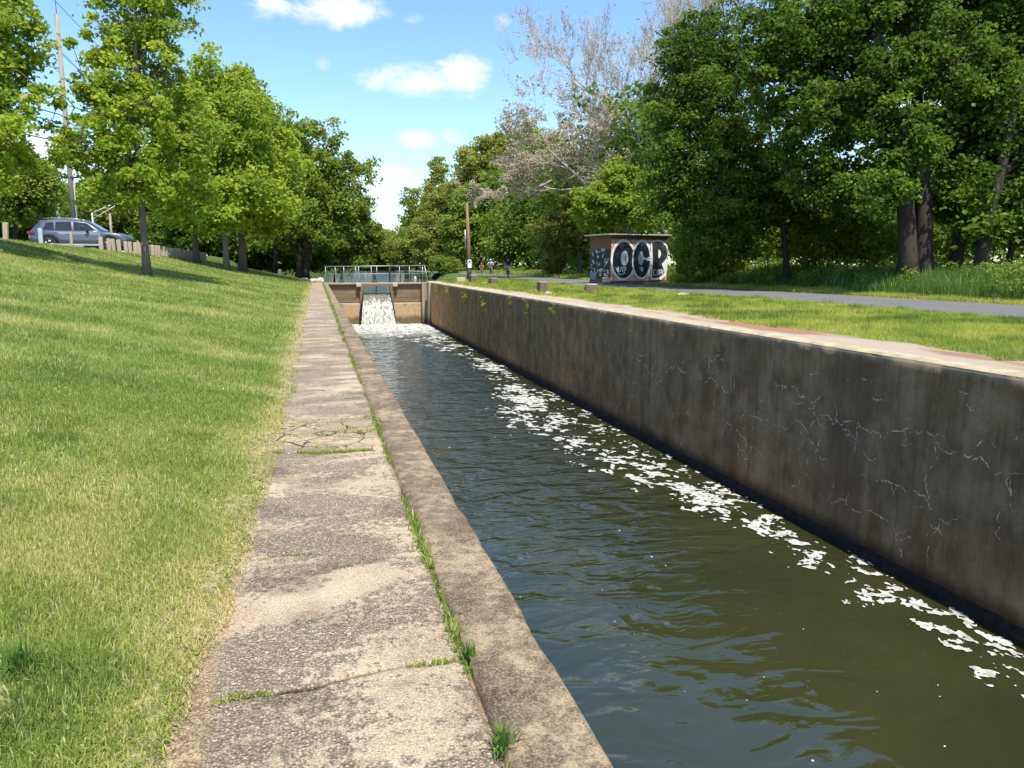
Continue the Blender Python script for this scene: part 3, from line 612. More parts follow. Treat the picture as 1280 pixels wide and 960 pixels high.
# ================================================================== TREES
M_bark = simple('bark', (.20, .16, .12), (.09, .072, .055), 9, .9, bump=.6, sc=(1, 1, .25))
M_bark_dark = simple('dark_bark', (.055, .042, .032), (.022, .017, .013), 9, .9, bump=.6, sc=(1, 1, .25))
M_bark_pale = simple('pale_bark', (.50, .46, .38), (.24, .21, .165), 5, .8, bump=.3, sc=(1, 1, .4))
M_twig = simple('twig_bark', (.56, .50, .40), (.40, .34, .27), 5, .9, bump=0)
L_sweet = leafmat('sweetgum_leaves', [(0, (.12, .20, .024)), (.5, (.24, .34, .036)), (.85, (.36, .43, .05)), (1, (.46, .49, .08))], .48)
L_mid = leafmat('mid_green_leaves', [(0, (.10, .155, .025)), (.5, (.19, .265, .040)), (1, (.33, .38, .07))], .46)
L_dark = leafmat('maple_leaves', [(0, (.045, .085, .012)), (.5, (.085, .150, .018)), (.9, (.16, .25, .028)), (1, (.26, .35, .04))], .40)
L_olive = leafmat('olive_leaves', [(0, (.14, .17, .035)), (.5, (.25, .29, .055)), (1, (.38, .39, .09))], .44)
L_lime = leafmat('lime_leaves', [(0, (.12, .20, .025)), (.5, (.22, .32, .035)), (1, (.36, .42, .06))], .45)
L_tan = leafmat('tan_leaves', [(0, (.26, .21, .14)), (.5, (.42, .36, .25)), (.8, (.48, .42, .28)), (1, (.26, .30, .08))], .2)

def leaves(C, rad, nper, leaf, flat=.55, up=.75, seed=0, tvar=.5):
    """C (n,3) clump centres; returns V, F, tint"""
    g = np.random.default_rng(seed); n = len(C); N = n*nper
    ci = np.repeat(np.arange(n), nper); rr = rad[ci]
    d = g.normal(size=(N, 3)); d /= np.linalg.norm(d, axis=1)[:, None]
    r_ = g.random(N)**.55*(1+.35*np.abs(g.normal(size=N))**2*.4); P = C[ci]+d*(r_*rr)[:, None]*np.array([1, 1, flat])
    P[:, 2] -= .22*rr*r_**2
    nrm = g.normal(size=(N, 3))*.75+np.array([0, 0, up])+d*.35; nrm /= np.linalg.norm(nrm, axis=1)[:, None]
    a = np.cross(nrm, g.normal(size=(N, 3))); a /= np.linalg.norm(a, axis=1)[:, None]+1e-9; b = np.cross(nrm, a)
    L = leaf*g.uniform(.6, 1.25, N)[:, None]; Wd = L*.42
    v0 = P-a*L*.5; v2 = P+a*L*.5-nrm*L*.12; v1 = P+b*Wd+nrm*L*.1-a*L*.08; v3 = P-b*Wd+nrm*L*.1-a*L*.08
    V = np.stack([v0, v1, v2, v3], 1).reshape(-1, 3); F = np.arange(N*4).reshape(-1, 4)
    ct = g.random(n)[ci]*tvar+g.random(N)*(1-tvar)
    return V, F, np.repeat(ct, 4)

def make_tree(name, label, px, py, D, blobs, lmat, bark=None, ncl=160, nper=110, leaf=.15, crad=(.45, .9), r0=.16, fork=.35, limbs=9, seed=1, group=None, cat='tree', flat=.72, lean=0, stems=1, ztop=None, base=None, thick=1.0, basez=None, sparse=0, twigs=True):
    g = np.random.default_rng(seed); r = random.Random(seed)
    B = base if base is not None else W(px, py, D)
    if basez is not None: B = Vector((B.x, B.y, basez))
    root = empty(name, B, label, cat, group)
    bl = []
    for bb in blobs:
        x, y, rx, ry = bb[:4]; DD = bb[4] if len(bb) > 4 else D; c = W(x, y, DD)-B; k_ = DD/FPX; rd = bb[5] if len(bb) > 5 else rx*k_
        bl.append((c, rx*k_, rd, ry*k_))
    wts = np.array([b[1]*b[2]*b[3] for b in bl])**.8; wts /= wts.sum()
    C = []
    vr = Vector((math.cos(YAW), -math.sin(YAW))); vf = Vector((math.sin(YAW), math.cos(YAW)))
    for _ in range(ncl):
        c, rx, rd, rz = bl[g.choice(len(bl), p=wts)]; d = g.normal(size=3); d /= np.linalg.norm(d); q = g.random()**.42*(1+g.normal()*.07)
        C.append((c.x+(vr.x*d[0]*rx+vf.x*d[1]*rd)*q, c.y+(vr.y*d[0]*rx+vf.y*d[1]*rd)*q, c.z+d[2]*rz*q))
    C = np.array(C); C = C[C[:, 2] > .3]
    rad = g.uniform(crad[0], crad[1], len(C))
    V, F, ti = leaves(C, rad, nper, leaf, flat=flat, seed=seed+1)
    link('crown', npmesh('crown', V, F, tint=ti), lmat, root)
    # trunk and limbs
    top = float(np.quantile(C[:, 2], .9)); cx, cy = C[:, 0].mean(), C[:, 1].mean()
    mb = MB(); nodes = []
    for s_ in range(stems):
        ox = (s_-(stems-1)/2)*r0*1.7; tx = cx*.7+(s_-(stems-1)/2)*top*.18+lean*top; ty = cy*.7
        pts = []; m = 9
        for k_ in range(m+1):
            u = k_/m; z = -.3+(top+.3)*u; w_ = u**1.4
            pts.append(Vector((ox*(1-u)+tx*w_+.05*top*math.sin(u*5+seed+s_)*u*.35, ty*w_+.04*top*math.sin(u*4+seed*2)*u*.35, z)))
        rd = [r0*thick*((1-.80*(k_/m))*(1.0+(.35 if k_ == 0 else 0))) for k_ in range(m+1)]
        mb.tube(pts, rd, 9); nodes += [(p, q) for p, q in zip(pts, rd) if p.z > top*fork*.8]
    lb = MB(); tgt = list(range(len(C))); r.shuffle(tgt); allow = []
    for j in tgt[:limbs*3]:
        e = Vector(C[j]); cand = [(p, q) for p, q in nodes if p.z < e.z-.05*top] or nodes[:1]
        p, q = min(cand, key=lambda a: (a[0]-e).length+abs(e.z-a[0].z)*.3); m_ = (p+e)/2+Vector((0, 0, (p-e).length*.12)); ra = max(q*.5, .02)
        pl = [p, p*.75+m_*.25+Vector((0, 0, .05)), m_, m_*.4+e*.6, e]; lb.tube(pl, [ra, ra*.8, ra*.55, ra*.35, ra*.15], 6, cap=False)
        for a_ in pl[1:]: allow.append(a_)
    if twigs:
        A = np.array([tuple(a_) for a_ in allow])
        for j in tgt[limbs*3:]:
            e = C[j]; k_ = int(np.argmin(((A-e)**2).sum(1))); p = Vector(A[k_]); e = Vector(e)
            if (p-e).length < top*.5: lb.tube([p, (p+e)/2+Vector((0, 0, (p-e).length*.08)), e], [.028*D/30*.8, .02*D/30*.8, .008], 4, cap=False)
    mb.build('trunk', bark or M_bark, root); lb.build('limbs', bark or M_bark, root)
    return root

# ---- sweetgums on the lawn
GL = 'trees along the grass slope'
make_tree('sweetgum_tree', 'large bright green young tree on the lawn in front of the post fence', 184, 345, 26,
    [(180,20,62,60), (165,90,80,58), (172,150,98,54), (160,200,92,40), (185,238,82,32), (185,-50,52,60), (235,200,30,40)], L_sweet, ncl=430, nper=95, leaf=.15, crad=(.20, .50), r0=.135, limbs=12, seed=3, group=GL)
make_tree('sweetgum_tree', 'bright green tree at the far end of the post fence', 246, 327, 50, [(232,190,42,70), (240,140,36,50), (222,235,46,38)], L_sweet, ncl=190, nper=90, leaf=.28, crad=(.5, 1.1), r0=.2, seed=5, group=GL, basez=1.55)
make_tree('sweetgum_tree', 'tall bright green tree with a bare lower trunk next beyond the fence end', 283, 337, 48, [(280,110,38,50), (285,160,62,52), (275,215,72,42), (300,250,62,36), (250,268,40,22)], L_sweet, ncl=300, nper=100, leaf=.26, crad=(.5, 1.1), r0=.2, seed=8, group=GL)
make_tree('sweetgum_tree', 'bright green tree with the thick pale trunk nearest the wood', 303, 335, 52, [(322,165,42,42), (318,215,64,48), (330,262,54,28), (300,130,34,44)], L_sweet, ncl=260, nper=100, leaf=.28, crad=(.5, 1.2), r0=.27, seed=9, group=GL)
# overhanging tree at the left border
make_tree('sweetgum_tree', 'nearest tree on the lawn, only its drooping boughs reaching into view', -75, 332, 23, [(-15,30,60,55,23,2), (-30,90,62,40,23,2.2), (8,150,45,26,22), (-20,200,62,36,22.5,2.0), (12,215,32,18,22), (-60,110,60,120,24), (28,118,26,12,22)], L_sweet, ncl=300, nper=85, leaf=.16, crad=(.22, .5), r0=.17, seed=12, group=GL)
# big tree leaning to the water, left bank
make_tree('hardwood_tree', 'big dark green tree leaning over the water beside the gate', 378, 346, 66, [(365,200,48,50), (405,190,34,44), (425,230,46,44), (440,270,42,26), (385,265,62,38), (350,290,50,26), (415,160,18,22)], L_mid, ncl=310, nper=80, leaf=.30, crad=(.45, 1.1), r0=.3, seed=14, bark=M_bark_dark, stems=2, lean=.05, fork=.25, basez=.15)
make_tree('hardwood_tree', 'yellow green tree filling the gap behind the sweetgums', 345, 344, 74, [(345,190,40,44), (372,235,50,50), (340,262,50,46)], L_olive, ncl=260, nper=85, leaf=.34, crad=(.6, 1.3), r0=.25, seed=15, bark=M_bark_dark, basez=.8)
make_tree('understory_tree', 'low dark tree in the shade left of the gate', 350, 346, 80, [(340,310,55,32), (300,305,40,30), (385,312,36,26)], L_dark, ncl=260, nper=80, leaf=.34, crad=(.5, 1.1), r0=.15, seed=16, bark=M_bark_dark, basez=.5)
make_tree('understory_tree', 'drooping bush tree dipping to the pool beyond the gate', 418, 343, 84, [(425,300,44,24), (405,318,34,20), (455,290,28,24)], L_mid, ncl=240, nper=80, leaf=.34, crad=(.45, 1.1), r0=.12, seed=17, bark=M_bark_dark, basez=-.4)
make_tree('understory_tree', 'dark tree behind the far fence posts', 262, 325, 78, [(235,285,50,36), (290,290,46,34)], L_dark, ncl=240, nper=80, leaf=.36, crad=(.6, 1.2), r0=.15, seed=18, bark=M_bark_dark, basez=1.5)
# behind the car
GB = 'trees behind the car park'
make_tree('hardwood_tree', 'dark green tree behind the back of the car', 20, 300, 62, [(20,235,58,40), (45,218,30,26), (-10,205,50,40)], L_mid, ncl=300, nper=90, leaf=.30, crad=(.5, 1.1), r0=.2, seed=20, group=GB, bark=M_bark_dark, basez=2)
make_tree('hardwood_tree', 'sunlit green tree behind the tall utility pole', 110, 298, 95, [(112,262,50,30), (80,268,30,22)], L_lime, ncl=220, nper=80, leaf=.42, crad=(.6, 1.3), r0=.2, seed=21, group=GB, basez=2)
make_tree('hardwood_tree', 'dull green tree behind the street lamp arm', 175, 300, 88, [(165,270,50,34), (205,255,40,40)], L_olive, ncl=240, nper=80, leaf=.40, crad=(.6, 1.3), r0=.2, seed=22, group=GB, basez=2)
make_tree('understory_tree', 'shaded tree behind the tail of the car', -10, 300, 70, [(0,280,60,26), (45,285,30,18)], L_dark, ncl=220, nper=80, leaf=.34, crad=(.5, 1.1), r0=.15, seed=23, group=GB, basez=2)

# ---- right bank: big dark maples
GM = 'dark maples beside the towpath'
make_tree('maple_tree', 'dark maple with a thin leaning trunk next beyond the graffiti shed', 985, 338, 38, [(900,60,70,60), (870,130,72,60), (905,190,86,56), (890,250,78,38), (975,240,60,40), (845,225,46,60), (850,60,36,36), (930,285,60,34), (1020,262,50,40), (880,300,40,22)], L_dark, ncl=760, nper=110, leaf=.16, crad=(.32, .75), r0=.17, seed=30, group=GM, bark=M_bark_dark, basez=.5, flat=.62)
make_tree('maple_tree', 'dark maple with two massive upright stems by the towpath', 1145, 342, 32, [(1000,40,70,60), (1080,20,80,60), (1090,110,90,60), (1020,150,70,50), (1040,215,60,40), (1150,-30,90,60), (970,100,50,50), (1130,170,50,50,30), (1090,235,50,30,30), (1180,70,50,60,30)], L_dark, ncl=800, nper=105, leaf=.18, crad=(.32, .75), r0=.42, seed=31, group=GM, bark=M_bark_dark, basez=.5, flat=.62, stems=2, lean=-.0)
make_tree('maple_tree', 'dark maple leaning away right of the twin stemmed one', 1190, 342, 34, [(1240,40,70,60), (1225,165,72,44), (1250,225,60,34), (1190,250,40,22), (1290,110,50,60), (1170,180,36,26), (1240,130,60,60,31), (1260,262,50,34,31), (1200,225,36,36,31), (1225,285,34,22,31)], L_dark, ncl=620, nper=95, leaf=.18, crad=(.32, .75), r0=.34, seed=32, group=GM, bark=M_bark_dark, basez=.5, flat=.62, lean=.12)
make_tree('maple_tree', 'dark leaning maple with a thick bole closest to the picture edge', 1222, 345, 31, [(1300,20,70,60), (1320,150,70,60), (1260,-60,80,50), (1285,235,40,46), (1240,90,50,50)], L_dark, ncl=430, nper=90, leaf=.18, crad=(.32, .75), r0=.36, seed=33, thick=.8, group=GM, bark=M_bark_dark, basez=.5, flat=.62, lean=.12)
make_tree('maple_tree', 'slim straight dark maple stem farthest along the verge', 1256, 345, 34, [(1290,230,50,60), (1330,280,40,40)], L_dark, ncl=160, nper=90, leaf=.18, crad=(.32, .7), r0=.18, seed=34, group=GM, bark=M_bark_dark, basez=.5)
# lit undergrowth behind them
GU = 'undergrowth behind the maples'
for (x, y, D, bl, m, lab, sd_) in [
    (900,335,44,[(900,290,46,34),(870,300,30,26)],L_mid,'leafy green bush behind the thin leaning maple',40),
    (1020,335,42,[(1030,270,60,50),(1010,300,50,26)],L_mid,'green sapling thicket between the thin and the twin stemmed maple',41),
    (1095,338,40,[(1090,300,36,26),(1075,270,30,30)],L_lime,'sunlit green bush behind the twin stemmed maple',42),
    (1170,338,44,[(1165,290,40,34),(1185,260,40,34)],L_mid,'green bush in the gap right of the twin stems',43),
    (1262,340,42,[(1262,270,40,46),(1285,250,36,46)],L_lime,'sunlit bush at the end of the maple row',44),
    (960,338,50,[(960,290,50,34),(940,230,60,50)],L_dark,'dark thicket deep behind the thin leaning maple',45),
    (1230,338,54,[(1215,270,60,50),(1150,230,60,50)],L_dark,'dark thicket deep behind the right hand maples',46)]:
    make_tree('bush', lab, x, y, D, bl, m, ncl=170, nper=70, leaf=.22, crad=(.35, .8), r0=.06, seed=sd_, group=GU, cat='bush', bark=M_bark_dark, basez=.5)
make_tree('bush', 'bright green bush growing against the right end of the graffiti shed', 884, 346, 44, [(880,312,32,24),(908,318,26,18),(858,334,10,8)], L_lime, ncl=200, nper=80, leaf=.20, crad=(.25, .6), r0=.05, seed=47, cat='bush', basez=.4)
make_tree('bush', 'green bush with vines hanging onto the shed roof', 850, 330, 50, [(858,290,20,16),(875,280,26,20),(835,284,12,6)], L_lime, ncl=130, nper=80, leaf=.20, crad=(.25, .6), r0=.05, seed=48, cat='bush', basez=.5)
make_tree('hardwood_tree', 'yellow green tree rising right behind the graffiti shed', 790, 345, 60, [(775,240,34,36), (745,258,30,26), (800,262,30,26), (770,215,22,18)], L_lime, ncl=300, nper=80, leaf=.25, crad=(.35, .8), r0=.16, seed=50, basez=.4)
# trees from the shed back to the pool
GR = 'trees along the far towpath'
make_tree('hardwood_tree', 'green tree with a grey trunk beside the path left of the shed', 725, 345, 72, [(722,262,36,40), (712,300,30,20), (745,300,30,24), (690,290,26,26)], L_olive, ncl=280, nper=80, leaf=.30, crad=(.45, 1.0), r0=.32, seed=52, group=GR, basez=.3)
make_tree('hardwood_tree', 'shaded tree behind the three cyclists', 660, 342, 108, [(660,280,40,44), (635,300,30,26), (690,250,36,40)], L_mid, ncl=300, nper=80, leaf=.42, crad=(.7, 1.5), r0=.3, seed=53, group=GR, basez=.2, bark=M_bark_dark)
make_tree('hardwood_tree', 'dark tree just behind the weathered bare pole', 600, 340, 125, [(600,275,36,50), (575,290,28,36), (622,240,26,40)], L_mid, ncl=300, nper=80, leaf=.46, crad=(.8, 1.6), r0=.3, seed=54, group=GR, basez=.2, bark=M_bark_dark)
make_tree('hardwood_tree', 'tallest green tree behind the weathered bare pole', 615, 340, 140, [(605,205,34,34), (628,190,26,34), (595,240,36,36)], L_olive, ncl=300, nper=80, leaf=.5, crad=(.9, 1.8), r0=.35, seed=55, group=GR, basez=.2)
make_tree('hardwood_tree', 'bright topped tree behind the drooping brown sycamore', 665, 340, 130, [(662,175,22,26), (690,200,40,36), (660,225,40,40)], L_lime, ncl=280, nper=80, leaf=.5, crad=(.8, 1.6), r0=.35, seed=56, group=GR, basez=.2)
make_tree('hardwood_tree', 'domed olive tree on the right shore of the pool', 560, 342, 150, [(556,270,32,36), (545,300,36,28), (575,250,20,26)], L_olive, ncl=300, nper=80, leaf=.5, crad=(.8, 1.7), r0=.3, seed=57, group=GR, basez=-.2)
make_tree('hardwood_tree', 'slim wispy tree rising over the domed olive one', 545, 338, 175, [(548,212,13,16), (545,240,18,24)], L_olive, ncl=90, nper=60, leaf=.5, crad=(.7, 1.4), r0=.25, seed=58, group=GR, basez=.2)
make_tree('hardwood_tree', 'thin half bare tree at the far bend of the pool', 522, 338, 190, [(516,250,16,22), (525,280,26,26)], L_mid, ncl=120, nper=45, leaf=.5, crad=(.9, 1.8), r0=.3, seed=59, group=GR, basez=.2, bark=M_bark_dark)
make_tree('hardwood_tree', 'rounded tree low over the water on the right shore', 520, 341, 170, [(515,310,26,20), (545,318,30,16)], L_olive, ncl=220, nper=80, leaf=.5, crad=(.8, 1.6), r0=.2, seed=60, group=GR, basez=-.3, bark=M_bark_dark)
make_tree('hardwood_tree', 'dense green tree between the shed and the bare sycamore', 760, 340, 95, [(750,225,40,40), (790,210,40,50), (715,240,40,40)], L_mid, ncl=280, nper=80, leaf=.42, crad=(.7, 1.5), r0=.3, seed=61, group=GR, basez=.3)
make_tree('hardwood_tree', 'dark tree deep in the wood left of the shed', 700, 340, 120, [(700,300,46,34), (745,300,46,34)], L_dark, ncl=240, nper=80, leaf=.48, crad=(.9, 1.7), r0=.3, seed=62, group=GR, basez=.3)
# woods round the head of the pool
GP = 'trees around the head of the pool'
for (x, D, bl, m, lab, sd_) in [
    (440,250,[(440,312,26,24),(420,305,26,26)],L_mid,'mid green tree at the head of the pool left of the sky gap',70),
    (470,262,[(470,316,24,20),(485,312,14,16)],L_mid,'low tree exactly under the sky gap over the water',71),
    (500,255,[(500,308,22,26),(515,300,18,26)],L_olive,'olive tree at the head of the pool right of the sky gap',72),
    (400,235,[(398,300,30,34),(380,290,30,30)],L_dark,'dark tree at the left corner of the pool head',73),
    (530,250,[(535,290,30,40)],L_mid,'tree behind the thin half bare one',74),
    (487,330,[(487,300,8,12)],L_olive,'small pointed tree far off in the sky gap',75)]:
    make_tree('hardwood_tree', lab, x, 336, D, bl, m, ncl=150, nper=70, leaf=.75, crad=(1.2, 2.4), r0=.3, seed=sd_, group=GP, basez=-.3, bark=M_bark_dark, limbs=4)
make_tree('bush', 'low bush on the right shore of the pool beside the gate end', 560, 340, 100, [(562,332,14,9),(548,328,12,10)], L_mid, ncl=90, nper=70, leaf=.26, crad=(.3, .8), r0=.05, seed=80, cat='bush', basez=0)
make_tree('bush', 'pale leafed bush under the grey trunked tree by the path', 690, 344, 74, [(692,330,14,12)], L_olive, ncl=80, nper=70, leaf=.22, crad=(.3, .6), r0=.05, seed=81, cat='bush', basez=.2)

# deep wood backdrop: one mass nobody could count
def wood(name, label, line, h0, h1, mat, n, seed, leaf, rad):
    g = np.random.default_rng(seed); C = []
    for _ in range(n):
        u = g.random()*(len(line)-1); i_ = int(u); f = u-i_; a = np.array(line[i_]); b = np.array(line[min(i_+1, len(line)-1)]); p = a+(b-a)*f
        hh = h0+(h1-h0)*fbm(np.array([u*3.7]), np.array([seed*1.0]), seed, 3)[0]*1.3
        C.append((p[0]+g.normal()*3, p[1]+g.normal()*3, g.random()**.8*hh+.3))
    C = np.array(C); V, F, ti = leaves(C, g.uniform(rad*.6, rad*1.3, len(C)), 60, leaf, .7, seed=seed)
    tag(link(name, npmesh(name, V, F, tint=ti), mat), label, 'wood', kind='stuff')
wood('far_wood', 'deep green wood behind the towpath trees', [(26,58),(30,75),(30,100),(32,130),(36,170),(40,215),(36,262)], 9, 17, L_dark, 620, 90, .55, 2.2)
wood('far_wood', 'shady wood behind the dark maples', [(34,8),(33,22),(34,30),(36,40),(35,50)], 5, 9, L_dark, 420, 91, .22, 1.6)
wood('far_wood', 'sunlit wood far behind the maples', [(60,5),(58,30),(60,60),(68,90),(82,130),(95,170),(60,215)], 8, 15, L_mid, 1000, 93, .5, 2.2)
wood('far_wood', 'green wood on the left shore of the pool', [(-38,85),(-26,95),(-18,100),(-8,108),(-6,130),(0,170),(5,215),(12,262),(24,272)], 7, 12, L_dark, 520, 92, .5, 2.2)

# ---- the bare sycamores
def bare_tree(name, label, B, starts, mat, levels, seed, leafn, group=None, droop=0.0):
    r = random.Random(seed); root = empty(name, B, label, 'tree', group); big = MB(); fine = MB(); tips = []
    def grow(p, d, L, rad, lv):
        n = 4; pts = [p]; q = p.copy(); dd = d.copy()
        for k_ in range(n):
            dd = (dd+Vector((r.gauss(0, .16), r.gauss(0, .16), r.gauss(0, .13)+(.08 if lv < 3 else .12)-droop*(lv > 2)))).normalized(); q = q+dd*L/n; pts.append(q.copy())
        rr = [rad*(1-.55*k_/n) for k_ in range(n+1)]
        (big if lv < 2 else fine).tube(pts, rr, 7 if lv < 2 else (5 if lv == 2 else 3), cap=False)
        if lv >= levels: tips.extend(pts[1:]); return
        nb = r.choice([3, 4]) if lv < 2 else r.choice([4, 5])
        for c_ in range(nb):
            u = r.uniform(.3, 1.0) if c_ else 1.0; k_ = min(int(u*n), n); s_ = pts[k_]; ax = dd.orthogonal().normalized(); ax.rotate(Matrix.Rotation(r.uniform(0, 6.28), 3, dd))
            nd = (dd+ax*r.uniform(.45, .95)).normalized(); grow(s_, nd, L*r.uniform(.52, .74), max(rr[k_]*.58, .017), lv+1)
    for (p, q, rad) in starts:
        p = Vector(p)-B; q = Vector(q)-B; grow(p, (q-p).normalized(), (q-p).length, rad, 0)
    big.build('trunk', mat, root); fine.build('twigs', M_twig, root)
    if leafn:
        g = np.random.default_rng(seed); T_ = np.array([tuple(t_) for t_ in tips]); T_ = T_[g.integers(0, len(T_), leafn)]
        V, F, ti = leaves(T_, np.full(leafn, .25), 3, .17, seed=seed); link('leaves', npmesh('leaves', V, F, tint=ti), L_tan, root)
    return root
B = W(860, 345, 70); B.z = .3
q = lambda x, y, D=70: tuple(W(x, y, D))
f1 = q(838, 250); 
bare_tree('sycamore_tree', 'tall almost leafless sycamore with pale limbs above the shed', B,
    [(tuple(B-Vector((0, 0, .4))), f1, .55), (f1, q(812, 130), .36), (f1, q(770, 165), .24), (q(822, 190), q(740, 130, 68), .2), (q(818, 160), q(850, 40, 73), .26), (q(815, 150), q(790, 60), .22), (q(790,150),q(720,90,69),.14)], M_bark_pale, 5, 5, 1500)
B2 = W(806, 290, 66); B2 = Vector((B2.x, B2.y, .3))
bare_tree('sycamore_tree', 'leaning pale sycamore bough drooping with brown dead foliage', B2,
    [(tuple(B2-Vector((0, 0, .3))), q(800, 268, 65), .30), (q(800, 268, 65), q(735, 236, 64), .2), (q(735, 236, 64), q(690, 185, 64), .13), (q(735, 236, 64), q(672, 232, 64), .11), (q(770, 250, 64), q(722, 195, 66), .11), (q(700, 200, 64), q(650, 200, 66), .09), (q(690, 225, 64), q(655, 262, 63), .08)], M_bark_pale, 4, 11, 6000, droop=.18)

g_ = np.random.default_rng(300); Cw = []
for _ in range(900):
    Y = g_.uniform(12, 62); X = pathc(Y)+pathw(Y)+1.6+g_.random()*7; hh = fbm(np.array([X*.5]), np.array([Y*.35]), 301, 3)[0]
    if hh < .42: continue
    Cw.append((X, Y, float(zr(X, Y))+.15+g_.random()*.9*hh))
Cw = np.array(Cw); V, F, ti = leaves(Cw, g_.uniform(.2, .5, len(Cw)), 60, .11, .8, seed=302)
tag(link('leafy_weeds', npmesh('leafy_weeds', V, F, tint=ti), L_mid), 'low leafy undergrowth along the edge of the wood', 'undergrowth', kind='stuff')
# ================================================================== SMALL THINGS
# ---- fence posts
M_post = simple('weathered_timber', (.50, .41, .31), (.30, .24, .185), 7, .9, sc=(3, 3, .6), bump=.5)
M_post_blue = simple('faded_blue_paint', (.42, .52, .58), (.34, .42, .46), 7, .8, sc=(3, 3, .6))
pm = bpy.data.meshes.new('fence_post')
mb = MB(); mb.prism([(-.095, -.3), (.095, -.3), (.095, .68), (.08, .72), (.045, .745), (-.045, .745), (-.08, .72), (-.095, .68)], (0, .05, 0), (1, 0, 0), (0, 0, 1), .12)
pm = mb.mesh('fence_post', bevel=.012); pm.materials.append(M_post)
def fence_at(px):
    d = ray(px, 310); kx = d.x/d.y; Y = (-10.45-.147*43.1)/(kx-.147); return Vector((kx*Y, Y, 0))
pmb = pm.copy(); pmb.materials.clear(); pmb.materials.append(M_post_blue)
def post(px, label, me=pm, sz=1.0, wdt=1.0):
    p = fence_at(px); z = float(zl(p.x+.25, p.y)); o = bpy.data.objects.new('fence_post', me); COL.objects.link(o)
    o.location = (p.x, p.y, z); o.rotation_euler = (R(random.uniform(-2.5, 2.5)), R(random.uniform(-2.5, 2.5)), R(8+random.uniform(-14, 14))); o.scale = (wdt*random.uniform(.9, 1.1), 1, sz*random.uniform(.95, 1.04))
    return tag(o, label, 'fence post', 'weathered posts along the top of the lawn')
post(8.5, 'weathered wooden post standing alone behind the car\'s tail', sz=1.0, wdt=.95)
post(52, 'faded blue post in front of the rear door of the car', me=pmb, wdt=.9)
post(90, 'weathered wooden post in front of the car between the blue post and the close row', wdt=.7)
pxs = [127, 136, 142.5, 149.3, 157, 163, 169, 174, 178, 185, 190.5, 194.5, 198.5, 203, 206.5, 210, 214, 217.5, 221, 224.5, 229.5, 234, 237.5, 241.5, 245, 249, 252.3, 255.5]
ordi = ['first','second','third','fourth','fifth','sixth','seventh','eighth','ninth','tenth','eleventh','twelfth','thirteenth','fourteenth','fifteenth','sixteenth','seventeenth','eighteenth','nineteenth','twentieth','twenty-first','twenty-second','twenty-third','twenty-fourth','twenty-fifth','twenty-sixth','twenty-seventh','twenty-eighth']
for k_, x in enumerate(pxs): post(x, f'weathered fence post, {ordi[k_]} of the close-set row counting from the car', wdt=1.25 if k_ > 12 else 1.0, sz=.98 if k_ < 9 else .94)
p = fence_at(110)+Vector((-1.0, .3, 0)); o = MB().box((0, 0, .06), (1.9, .18, .14)).build('wheel_stop', simple('kerb_concrete', (.5, .47, .42), (.36, .34, .3), 8), bevel=.02); o.location = (p.x, p.y, float(zl(p.x, p.y))+.12); o.rotation_euler.z = R(60); tag(o, 'pale concrete wheel stop on the ground below the car', 'wheel stop')

# ---- car
CZ = 2.04; c0 = W(36, 312, 42.0); c0.z = 0
heading = math.atan2(-math.sin(YAW)*math.cos(R(14))+math.cos(YAW)*math.sin(R(14)), math.cos(YAW)*math.cos(R(14))+math.sin(YAW)*math.sin(R(14)))
# local frame: +x forward, +y towards the car's left; right flank faces the camera
car = empty('parked_car', (c0.x, c0.y, CZ), 'grey metallic estate SUV parked behind the wooden posts', 'car', rz=heading)
car.location = car.matrix_basis @ Vector((0, .99, 0)) if False else (c0.x-math.sin(heading)*.99, c0.y+math.cos(heading)*.99, CZ)
t = T('grey_metallic_paint'); t.set((.12, .132, .15), .28, .55, .5); t.b.inputs['Coat Weight'].default_value = .8; M_paint = t.m
M_glass = simple('dark_glass', (.015, .018, .02), (.02, .022, .025), 3, .06, 0, 0, spec=.8); M_trim = simple('black_trim', (.02, .02, .02), (.03, .03, .03), 8, .6)
M_tyre = simple('tyre_rubber', (.018, .018, .018), (.03, .03, .03), 20, .9); M_alloy = simple('alloy', (.62, .62, .63), (.5, .5, .5), 5, .3, .8, 0); M_red = simple('red_lens', (.35, .015, .02), (.25, .01, .015), 5, .2)
def hullside(u):  # u 0 rear .. 5.04 front -> lower z, belt z, half width
    lo = np.interp(u, [0, .25, .5, 4.4, 4.8, 5.04], [.55, .32, .26, .26, .32, .5]); be = np.interp(u, [0, .08, .5, 3.3, 3.55, 4.6, 4.9, 5.04], [.95, 1.08, 1.12, 1.10, 1.10, .98, .86, .72])
    hw = np.interp(u, [0, .1, .5, 4.2, 4.7, 5.04], [.80, .90, .985, .985, .93, .72]); return lo, be, hw
us = [0, .05, .15, .3, .5, .62, .8, 1.0, 1.2, 1.38, 1.6, 2.2, 2.8, 3.3, 3.5, 3.66, 3.85, 4.05, 4.25, 4.42, 4.6, 4.8, 4.95, 5.04]
Vc = []; 
def arch(u):
    a = 0
    for wc in (1.0, 4.03):
        if abs(u-wc) < .44: a = max(a, math.sqrt(.44**2-(u-wc)**2)+.37)
    return a
for u in us:
    lo, be, hw = hullside(u); lo = max(lo, arch(u)); lo = min(lo, be-.1); m_ = (lo+be)/2; sh = min(lo+.45, be-.05)
    sec = [(-hw*.93, lo), (-hw, lo+.02+(sh-lo)*.3), (-hw, sh), (-hw*.965, be-.02), (-hw*.90, be), (0, be+.02 if u < 3.4 else be+.035), (hw*.90, be), (hw*.965, be-.02), (hw, sh), (hw, lo+.02+(sh-lo)*.3), (hw*.93, lo)]
    Vc += [(u, y, z) for y, z in sec]
